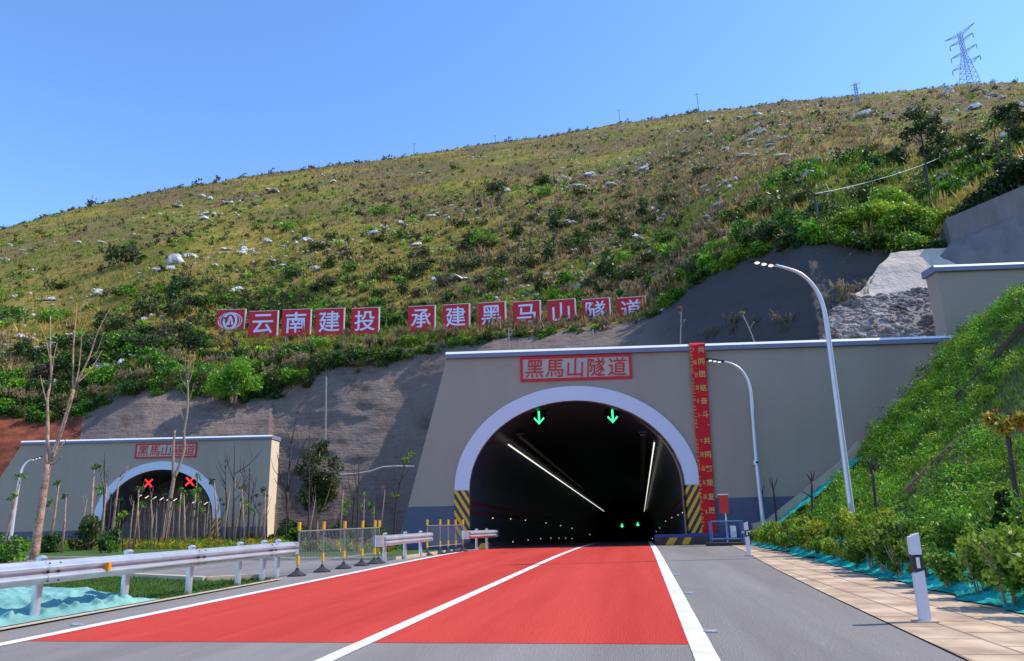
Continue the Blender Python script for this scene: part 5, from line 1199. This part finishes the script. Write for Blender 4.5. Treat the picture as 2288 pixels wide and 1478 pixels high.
# teal sheet under the hedge
X, Y = np.meshgrid(np.linspace(4.88, 6.1, 56), np.linspace(7.5, 35.5, 900)); X = X+.26*fbm(Y, X*0, .9, 111, 4)*(1-sstep(4.88, 5.3, X))
Z = np.maximum(bank_z(X, Y, False), zr(Y)+.005)+.03+(.13*np.abs(fbm(X*2.6, Y*1.7, .8, 113, 4))+.05*np.abs(fbm(X*9, Y*5, .8, 117, 3)))*sstep(4.84, 5.1, X)
o = grid('ground_netting', X, Y, Z, MT['net']); tag(o, 'crumpled teal netting sheet on the soil under the hedge shrubs', 'netting')
HGR = 'hedge shrubs along the right verge'
HS = []
for i in range(6):
    pal = HEDGEY if i >= 4 else HEDGE; root = empty('hedge_shrub', (0, 0, 0), '', 'shrub', HGR)
    V, Fc, C = crown(800+i, 1500, (.46, .46, .44), .105, pal, lumps=11, lr=.40, droop=-.5, aspect=.42); V = V+np.array([0, 0, .14]); link('foliage', np_mesh('foliage', V, Fc, MT['leaf'], C), root)
    m2 = MB(); rr_ = np.random.default_rng(i)
    for k in range(6):
        an = rr_.uniform(0, 6.28); e = rr_.uniform(.12, .34); m2.tube([(.05*math.cos(an), .05*math.sin(an), -.1), (e*.4*math.cos(an), e*.4*math.sin(an), .3), (e*math.cos(an), e*math.sin(an), .7)], [.014, .011, .006], 5)
    m2.build('stem', MT['bark'], root, origin=(0, 0, 0)); HS.append(root)
r = np.random.default_rng(21)
for row, (x0, st) in enumerate(((5.14, .98), (5.78, 1.0))):
    y = 8.6+row*.4
    while y < (33.2 if row == 0 else 34.5):
        far_ = y > 19; xx = x0+r.uniform(-.12, .12); k = int(r.integers(4, 6)) if (far_ and r.random() < .75) else int(r.integers(0, 4)); s = r.uniform(.78, 1.25)*(1.0 if row == 0 else .86)
        lb = ('yellow green hedge shrub in the far half of the right verge hedge' if k >= 4 else 'darker green hedge shrub in the far half of the right verge hedge') if far_ else 'glossy green hedge shrub at the near end of the right verge hedge'
        if k >= 4 and not far_: k = 0
        place(HS[k], (xx, y, float(bank_z(xx, y, False))+.02), r.uniform(0, 6.28), (s, s, s*r.uniform(.8, 1.2)), label=lb); y += st*r.uniform(.8, 1.35)
# pollarded stubs on the bank
def stub(px, pyf, pyt, dx, branches, crowns, label, seed, pal=STRAW, lf=.16, nn=700):
    f = bank_hit(px, pyf); f[2] = float(bank_z(f[0], f[1]))-.05; dist = float((f-EYE) @ fw)
    tree('pollarded_sapling', f, YAW, [([(px, pyf), (px+dx*.5, (pyf+pyt)/2), (px+dx, pyt)], .055, .042)]+[([(x0, y0), (x1, y1)], .032, .016) for x0, y0, x1, y1 in branches], crowns, label, pal, lf, .05, bark='barkdark', n=nn, seed=seed)
stub(1706, 1196, 1096, -3, [(1703, 1100, 1708, 1084)], None, 'thin pollarded sapling right behind the collared street lamp', 1)
stub(1737, 1186, 1092, -9, [(1728, 1095, 1718, 1068), (1728, 1095, 1738, 1068), (1728, 1098, 1724, 1066), (1731, 1118, 1739, 1116)], None, 'pollarded sapling with a forked tip in front of the blue plinth', 2)
stub(1815, 1188, 1075, -1, [(1814, 1078, 1802, 1058), (1814, 1078, 1820, 1054), (1814, 1080, 1812, 1052), (1814, 1112, 1792, 1098)], None, 'pollarded sapling with a side stub before the teal netting', 3)
stub(1963, 1196, 1050, -14, [(1950, 1052, 1936, 1028), (1950, 1052, 1948, 1016), (1950, 1050, 1962, 1022), (1950, 1054, 1966, 1036), (1950, 1060, 1928, 1012)], None, 'tall pollarded sapling with spiky twigs on the grass bank', 4)
stub(2284, 1196, 960, -34, [(2250, 962, 2222, 914), (2252, 968, 2262, 916), (2250, 962, 2240, 935)], [(2216, 934, 44, 44), (2272, 940, 60, 36), (2240, 950, 50, 50)], 'tall sapling with yellow and orange leaves at the right edge', 5, [(.40, .30, .02), (.50, .18, .02), (.16, .26, .02), (.55, .42, .06)], .20, 95)
f = bank_hit(2243, 1204); f[2] = float(bank_z(f[0], f[1])); tree('cypress', f, YAW, [([(2243, 1204), (2241, 1150), (2240, 1100)], .04, .02)], [(2242, 1175, 52, 60), (2240, 1140, 46, 60), (2239, 1108, 32, 40)], 'dark narrow evergreen on the bank beside the yellow leaved sapling', DARKG, .10, .1, n=2200, seed=6)
stn = [(2175, 975, .24), (2060, 1008, .17), (2010, 1010, .15), (2130, 845, .14)]
for i, (px, py, s) in enumerate(stn):
    q = bank_hit(px, py); o = link('bank_stone', rock_mesh(470+i, (s, s*.8, s*.7), 1), loc=(q[0], q[1], float(bank_z(q[0], q[1]))+.12)); o.data.materials[0] = MT['base']
    tag(o, ['largest brown stone on the grass bank beside the middle plank edging', 'brown stone on the grass bank left of the plank edging', 'brown stone low on the grass bank above the spiky sapling', 'small brown stone high on the grass bank near the portal wall'][i], 'stone')

# ================================================================== LEFT GARDEN
def ground_pt(px, py): p = on_z(px, py, -.02); p[2] = float(gz(p[0], p[1]))-.03; return p
# crumpled tarp behind the near guardrail
X, Y = np.meshgrid(np.linspace(-12.6, -9.25, 130), np.linspace(6.0, 13.4, 300)); 
ed = np.clip(np.minimum.reduce([(X+12.6)/.7, (-9.25-X)/.15, (Y-6)/.5, (13.4-Y)/.7]), 0, 1)
fl = 1-np.abs(fbm(X*1.1+Y*.7, Y*.45-X*.35, .62, 121, 4)); cr = 1-np.abs(fbm(Y*1.2+X*.55, X*.16, .6, 123, 3)); Z = .03+ed*(.03+.24*sstep(-9.3, -10.9, X)+.11*cr**6+.05*fl**6+.012*fbm(X, Y, .35, 127, 3)); Z = np.maximum(Z, .012)
tag(grid('tarp', X, Y, Z, MT['tarp']), 'pale blue crumpled tarp on the lawn behind the long guardrail', 'tarp')
r = np.random.default_rng(31); n = 26000; x = r.uniform(-26, -9.2, n); y = r.uniform(8, 21, n); ok = (y < 18.4-(x+9.9)*-.0+np.where(x < -11, (-11-x)*.33, 0)-.2) & ~((x > -12.8) & (y < 13.5)); P = np.stack([x[ok], y[ok], x[ok]*0+.0], -1)
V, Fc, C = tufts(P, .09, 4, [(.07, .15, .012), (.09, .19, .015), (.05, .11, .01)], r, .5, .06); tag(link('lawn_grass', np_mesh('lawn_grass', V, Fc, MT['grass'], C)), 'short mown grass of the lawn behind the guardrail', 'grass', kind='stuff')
# flower and shrub bed along the far side of the service road
parts = []; fb = [crown(900+i, 60, (.45, .45, .38), .16, pal, lumps=4, lr=.55, aspect=.5) for i, pal in enumerate([[(.38, .34, .02), (.26, .30, .02), (.42, .28, .02)], [(.45, .20, .03), (.42, .10, .03), (.30, .22, .03)], [(.16, .24, .02), (.10, .18, .015), (.30, .32, .02)], LUSH])]
def scatter(n, x0, x1, y0, y1, w, s0=1.0):
    for k in range(n):
        q = ground_pt(r.uniform(x0, x1), r.uniform(y0, y1)); V, Fc, C = fb[int(r.choice(4, p=w))]; s = s0*r.uniform(.6, 1.25); parts.append((V*s+q, Fc, C*r.uniform(.8, 1.2)))
scatter(520, -40, 640, 1217, 1228, [.36, .07, .37, .20], .8); scatter(110, 120, 260, 1220, 1230, [.3, .25, .3, .15], .8); scatter(240, 255, 470, 1216, 1228, [.5, .1, .3, .1], .8); scatter(90, 680, 900, 1222, 1234, [.25, .05, .4, .3], .8)
V, Fc, C = merge(parts); tag(link('flower_bed', np_mesh('flower_bed', V, Fc, MT['leaf'], C)), 'low bed of yellow and orange flowering plants before the left portal', 'flower bed', kind='stuff')
RB = [bush_thing('round_bush', 920+i, 1900, (1, 1, .95), .17, pal, '', 'bush', None, lumps=16, lr=.38, aspect=.5, stems=2) for i, pal in enumerate([DARKG+[(.05, .12, .02)], DARKG+LUSH[1:2], LUSH+DARKG[:2], OLIVE+DARKG])]
for px, py, w, h, k, lb in ((118, 1240, 62, 66, 0, 'dark clipped round bush right of the thick pollarded tree'), (240, 1240, 64, 70, 1, 'dark clipped round bush beside the left portal arch'), (196, 1234, 88, 100, 3, 'tall dull green bush between two clipped round bushes'), (14, 1262, 96, 80, 2, 'big green bush cut by the left edge of the picture'), (2, 1215, 72, 96, 3, 'tall dull bush behind the big green bush at the left edge'), (48, 1238, 40, 44, 2, 'small green bush in front of the cream low wall'),
                         (655, 1216, 84, 60, 2, 'wide green bush beside the right end of the left portal'), (748, 1208, 60, 42, 1, 'low dark bush right of the leafy tree'), (608, 1218, 36, 30, 3, 'small reddish bush at the corner of the left portal'), (820, 1212, 34, 50, 1, 'small dark bush near the foot of the sprayed slope'), (786, 1214, 30, 40, 2, 'small light green bush right of the low dark bush'), (700, 1210, 60, 40, 0, 'low dark bush under the leafy tree'), (560, 1214, 50, 34, 3, 'low dull bush before the plinth of the left portal')):
    q = ground_pt(px, py-4); d = float((q-EYE) @ fw); place(RB[k], tuple(q-np.array([0, 0, .15])), r.uniform(0, 6.28), (w/2/F_PX*d, w/2/F_PX*d, h/1.72/F_PX*d*.98), label=lb)
tr_ = 'pollarded trees'
f = ground_pt(75, 1252); A = -.7
tree('pollarded_tree', f, A, [([(75, 1254), (88, 1165), (98, 1095), (106, 1038)], .20, .145), ([(103, 1042), (107, 960), (106, 892), (114, 850), (112, 770), (113, 706)], .09, .02, 1.0), ([(108, 1038), (136, 965), (164, 869)], .085, .06, .4), ([(164, 869), (163, 839), (164, 773), (169, 713), (172, 686)], .06, .018, .6), ([(165, 868), (199, 799), (219, 740), (246, 690)], .06, .016, -.5),
     ([(167, 862), (176, 826), (183, 746)], .045, .014, .8), ([(112, 1036), (140, 960), (166, 872)], .06, .05, -.5), ([(112, 1034), (130, 1005), (150, 980)], .05, .02), ([(110, 1036), (122, 1035), (138, 1020)], .07, .02, -.3), ([(170, 858), (200, 830), (229, 783)], .04, .012, .4), ([(110, 800), (104, 765), (88, 722)], .03, .01), ([(200, 798), (215, 790), (232, 742)], .025, .008), ([(104, 900), (94, 860), (90, 838)], .03, .012), ([(114, 850), (120, 800), (128, 766)], .03, .01, .5)],
     None, 'thickest pollarded tree with long bare shoots at the far left', LUSH, .2, .3, bark='barkpale', seed=41)
f = ground_pt(366, 1217); A = YAW-.4
tree('pollarded_tree', f, A, [([(364, 1218), (375, 1150), (384, 1095), (389, 1066)], .19, .13), ([(388, 1070), (387, 1030), (388, 990), (391, 962)], .13, .08), ([(390, 1068), (401, 1040), (412, 1003), (411, 965), (418, 925), (420, 880), (419, 850)], .13, .07), ([(419, 852), (413, 825), (416, 790)], .06, .015, .4), ([(419, 852), (426, 815), (424, 785)], .05, .015, -.4), ([(420, 860), (430, 830), (436, 790)], .05, .012), ([(420, 872), (405, 845), (398, 810)], .05, .012), ([(418, 890), (406, 870), (396, 845)], .04, .012, .4), ([(413, 945), (404, 920), (402, 900)], .04, .015), ([(420, 850), (420, 820), (421, 800)], .045, .012), ([(418, 905), (428, 880), (432, 860)], .04, .012)],
     [(412, 845, 40, 26), (425, 830, 30, 24), (400, 840, 22, 16)], 'slender forked tree crossing the sign of the left portal', OLIVE, .18, .2, bark='bark', n=330, seed=42)
f = at_dist(642, 1200, 62); f[2] = 0
tree('bare_tree', f, A, [([(643, 1204), (643, 1140), (641, 1100)], .17, .13), ([(641, 1102), (646, 1045), (651, 992), (640, 965), (628, 940)], .09, .015, 1), ([(651, 992), (664, 922), (672, 880)], .06, .012, .6), ([(642, 1100), (664, 1040), (678, 996), (690, 975)], .08, .015, -1), ([(641, 1100), (626, 1065), (622, 1030), (618, 1010)], .07, .015, .6), ([(640, 1104), (622, 1085), (612, 1068)], .06, .015), ([(645, 1050), (656, 1010), (658, 975)], .05, .012, -.5), ([(664, 1040), (668, 1000), (664, 965)], .04, .01), ([(655, 965), (662, 940), (660, 905)], .035, .01), ([(664, 925), (676, 900), (684, 878)], .03, .008), ([(626, 1066), (612, 1050), (606, 1025)], .035, .01)],
     None, 'bare spreading tree standing at the right corner of the left portal', LUSH, .2, .2, bark='barkdark', seed=43)
f = at_dist(709, 1200, 58); f[2] = 0
tree('leafy_tree', f, A, [([(709, 1204), (708, 1150), (704, 1090), (715, 1010)], .11, .03), ([(708, 1165), (690, 1120), (680, 1080)], .06, .02, .5), ([(709, 1165), (728, 1120), (740, 1080)], .06, .02, -.5), ([(708, 1170), (700, 1110), (694, 1050)], .05, .02), ([(709, 1170), (718, 1110), (726, 1050)], .05, .02, .6)],
     [(716, 1012, 62, 56), (694, 1050, 74, 70), (742, 1060, 60, 76), (715, 1075, 80, 70), (682, 1100, 62, 60), (735, 1118, 66, 60), (705, 1130, 60, 50)], 'dense leafy tree with dull green foliage between the two portals', OLIVE+DARKG[:2]+[(.13, .14, .05)], .24, .14, n=640, bark='bark', seed=44)
f = at_dist(880, 1200, 60); f[2] = 0
tree('bare_tree', f, A, [([(880, 1206), (884, 1140), (893, 1085), (903, 1045), (914, 1005)], .09, .015), ([(893, 1085), (882, 1060), (878, 1040)], .04, .012), ([(897, 1070), (915, 1050), (924, 1030)], .04, .01), ([(903, 1045), (897, 1020), (899, 1000)], .03, .01), ([(888, 1120), (880, 1100), (876, 1080)], .03, .01)], [(882, 1112, 26, 26), (903, 1032, 34, 26), (915, 1015, 22, 18)], 'thin tree with a lime tuft beside the left end of the near portal', LIME+OLIVE, .18, .1, n=420, seed=45)
f = at_dist(788, 1200, 60); f[2] = 0
tree('bare_tree', f, A, [([(788, 1206), (790, 1130), (800, 1090), (812, 1062)], .09, .015), ([(792, 1120), (780, 1085), (778, 1060)], .05, .012), ([(798, 1095), (794, 1070), (800, 1045)], .03, .01)], [(774, 1128, 30, 38), (770, 1145, 22, 24)], 'thin pale tree with a lime tuft right of the leafy tree', LIME, .18, .1, n=420, seed=46)
# saplings in front of the left portal
SAP = []
def sap_proto(seed, H, nb, tuft, pal, bark):
    root = empty('sapling', (0, 0, 0), '', 'sapling', 'young trees before the left portal'); rr_ = np.random.default_rng(seed); m2 = MB()
    b = rr_.uniform(-.25, .25, 2); top = np.array([b[0], b[1], H]); mid = np.array([b[0]*.3+rr_.uniform(-.1, .1), b[1]*.3, H*.5]); m2.tube([(0, 0, -.2), mid, top], [.085, .065, .025], 7); tips = [top]
    for k in range(nb):
        q = rr_.uniform(.5, .95); p0 = mid+(top-mid)*(q-.5)*2; an = rr_.uniform(0, 6.28); L = H*rr_.uniform(.12, .3); e = p0+np.array([math.cos(an)*L*.45, math.sin(an)*L*.45, L]); m2.tube([p0, (p0+e)/2+np.array([math.cos(an)*.08, math.sin(an)*.08, -.02]), e], [.03, .02, .008], 5); tips.append(e)
    m2.build('trunk', MT[bark], root, smooth=True, origin=(0, 0, 0))
    if tuft:
        pp = []
        for k, t_ in enumerate(tips[:tuft]):
            V, Fc, C = crown(seed*7+k, 70, (.32, .32, .3), .2, pal, lumps=3, lr=.5, droop=.5, aspect=.3); pp.append((V+t_-np.array([0, 0, .25]), Fc, C))
        V, Fc, C = merge(pp); link('foliage', np_mesh('foliage', V, Fc, MT['leaf'], C), root)
    return root
SAP = [sap_proto(1, 4.6, 2, 0, LUSH, 'bark'), sap_proto(2, 4.2, 3, 3, LUSH, 'bark'), sap_proto(3, 5.2, 4, 1, DARKG, 'barkdark'), sap_proto(4, 4.0, 1, 2, OLIVE+LUSH, 'barkpale'), sap_proto(5, 6.6, 7, 0, LUSH, 'barkdark'), sap_proto(6, 3.6, 0, 1, LUSH+DARKG, 'barkpale')]
SL = ['leafless young tree among the row before the left portal', 'young tree with green tufts among the row before the left portal', 'dark stemmed young tree among the row before the left portal', 'pale stemmed young tree with thin leaves before the left portal', 'tall branching bare young tree before the left portal wall', 'pale stemmed young tree with one leafy tip before the left portal']
for px, top, k in ((110, 1088, 3), (141, 1115, 5), (6, 1070, 3), (204, 1052, 3), (245, 1062, 0), (226, 1085, 0), (290, 1125, 0), (303, 1140, 2), (312, 1098, 3), (330, 1120, 2), (345, 1135, 0), (352, 1110, 2), (384, 1140, 0), (399, 1100, 1), (413, 1108, 5), (425, 1070, 1), (440, 1125, 1), (455, 1150, 0), (468, 1145, 0), (486, 1080, 5), (500, 1100, 0), (508, 1030, 4), (522, 1110, 0), (532, 1055, 4), (548, 1095, 3), (556, 1125, 1), (570, 1140, 0), (581, 1130, 2), (588, 1100, 5), (276, 1150, 2), (362, 1150, 0), (540, 1140, 2), (430, 1140, 2), (335, 1150, 0), (236, 1110, 2), (252, 1130, 0), (262, 1120, 2), (298, 1100, 0), (318, 1130, 2), (338, 1105, 0), (366, 1120, 2), (374, 1135, 0), (392, 1125, 2), (406, 1140, 0), (419, 1120, 2), (436, 1100, 4), (447, 1115, 2), (460, 1125, 0), (475, 1120, 2), (492, 1130, 2), (516, 1075, 0), (527, 1120, 2), (552, 1080, 4), (564, 1110, 2), (576, 1120, 0), (596, 1110, 2), (612, 1130, 0), (180, 1120, 0), (640, 1120, 2), (760, 1100, 0), (815, 1110, 1), (835, 1130, 1), (850, 1100, 0), (690, 1120, 0)):
    q = at_dist(px, 1212, float(r.uniform(50, 62))); q[2] = -.03; d = float((q-EYE) @ fw); py0 = CY-F_PX*((q-EYE) @ up)/d; H = (py0-top)/F_PX*d*1.02; s = H/(4.6, 4.2, 5.2, 4.0, 6.6, 3.6)[k]
    place(SAP[k], tuple(q), r.uniform(0, 6.28), s, label=SL[k] if px < 600 else 'thin young tree at the foot of the sprayed concrete slope', tilt=(r.normal(0, .03), abs(r.normal(.05, .04))))
f = at_dist(270, 1212, 52); f[2] = 0; tree('sapling', f, A, [([(268, 1214), (266, 1180), (272, 1152)], .035, .02)], [(273, 1152, 26, 20), (262, 1162, 16, 16)], 'short young tree with a bright lime tuft beside the left arch', LIME, .16, .04, n=900, seed=50, bark='bark')
for px, top, tw, lb, sd in ((522, 984, ((522, 1100, 548, 1030), (524, 1080, 500, 1010), (523, 1060, 590, 1000), (523, 1120, 560, 1060)), 'tall bare tree with long side branches before the right half of the left portal', 61), (556, 1040, ((556, 1120, 574, 1062), (556, 1110, 542, 1070)), 'bare forked tree beside the hazard panel of the left portal', 62), (232, 1010, ((232, 1110, 244, 1040), (232, 1095, 220, 1045)), 'bare slender tree over the left shoulder of the distant arch', 63), (690, 960, ((690, 1090, 706, 1000), (690, 1060, 676, 985)), 'bare slender tree left of the leafy tree', 64), (800, 1030, ((800, 1110, 822, 1050), (800, 1100, 786, 1046)), 'bare twiggy tree at the foot of the sprayed slope', 65)):
    f = at_dist(px, 1212, 54); f[2] = -.02
    tree('bare_tree', f, A, [([(px-2, 1216), (px, 1150), (px+1, 1080), (px+2, top)], .10, .016)]+[([(x0, y0), ((x0+x1)/2+2, (y0+y1)/2+6), (x1, y1)], .035, .009, float(r.uniform(-1, 1))) for x0, y0, x1, y1 in tw]+[([(x1-(x1-x0)*.4, y1-(y1-y0)*.4), (x1-(x1-x0)*.4+r.uniform(-14, 14), y1-18)], .016, .006) for x0, y0, x1, y1 in tw], None, lb, LUSH, .2, .1, bark='barkdark', seed=sd)
for px, py, w, h, k, lb in ((450, 1222, 40, 30, 1, 'small dark bush under the saplings left of centre of the left arch'), (505, 1222, 44, 26, 2, 'small green bush under the right side of the left arch'), (630, 1214, 40, 44, 3, 'dull bush at the foot of the lit end face of the left portal'), (850, 1214, 44, 40, 2, 'green bush behind the fence beside the near portal wall'), (30, 1200, 60, 70, 0, 'dark bush behind the cream low wall')):
    q = ground_pt(px, py-4); d = float((q-EYE) @ fw); place(RB[k], tuple(q-np.array([0, 0, .15])), r.uniform(0, 6.28), (w/2/F_PX*d, w/2/F_PX*d, h/1.72/F_PX*d*.98), label=lb)
# cream low wall at the far left
root = empty('low_wall', tuple(ground_pt(64, 1214)), 'cream rendered low wall with a returning corner at the far left', 'low wall'); q = ground_pt(64, 1216); an = YAW-.62
L1 = frame(q, an+.75); L2 = frame(q, an-.55); hh_ = 2.2
m2 = MB(); m2.prism([(-3.2, -.3), (0, -.3), (0, hh_), (-3.2, hh_)], L1, 0, .35); m2.build('wall_face', MT['cream'], root)
m2 = MB(); m2.prism([(.02, -.3), (2.6, -.3), (2.6, hh_*.93), (.02, hh_*.97)], L2, 0, .35); m2.build('wall_return', MT['cream'], root)
m2 = MB(); m2.prism([(-3.25, hh_+.002), (.05, hh_+.002), (.05, hh_+.10), (-3.25, hh_+.10)], L1, -.05, .42); m2.build('wall_coping', MT['cream'], root)
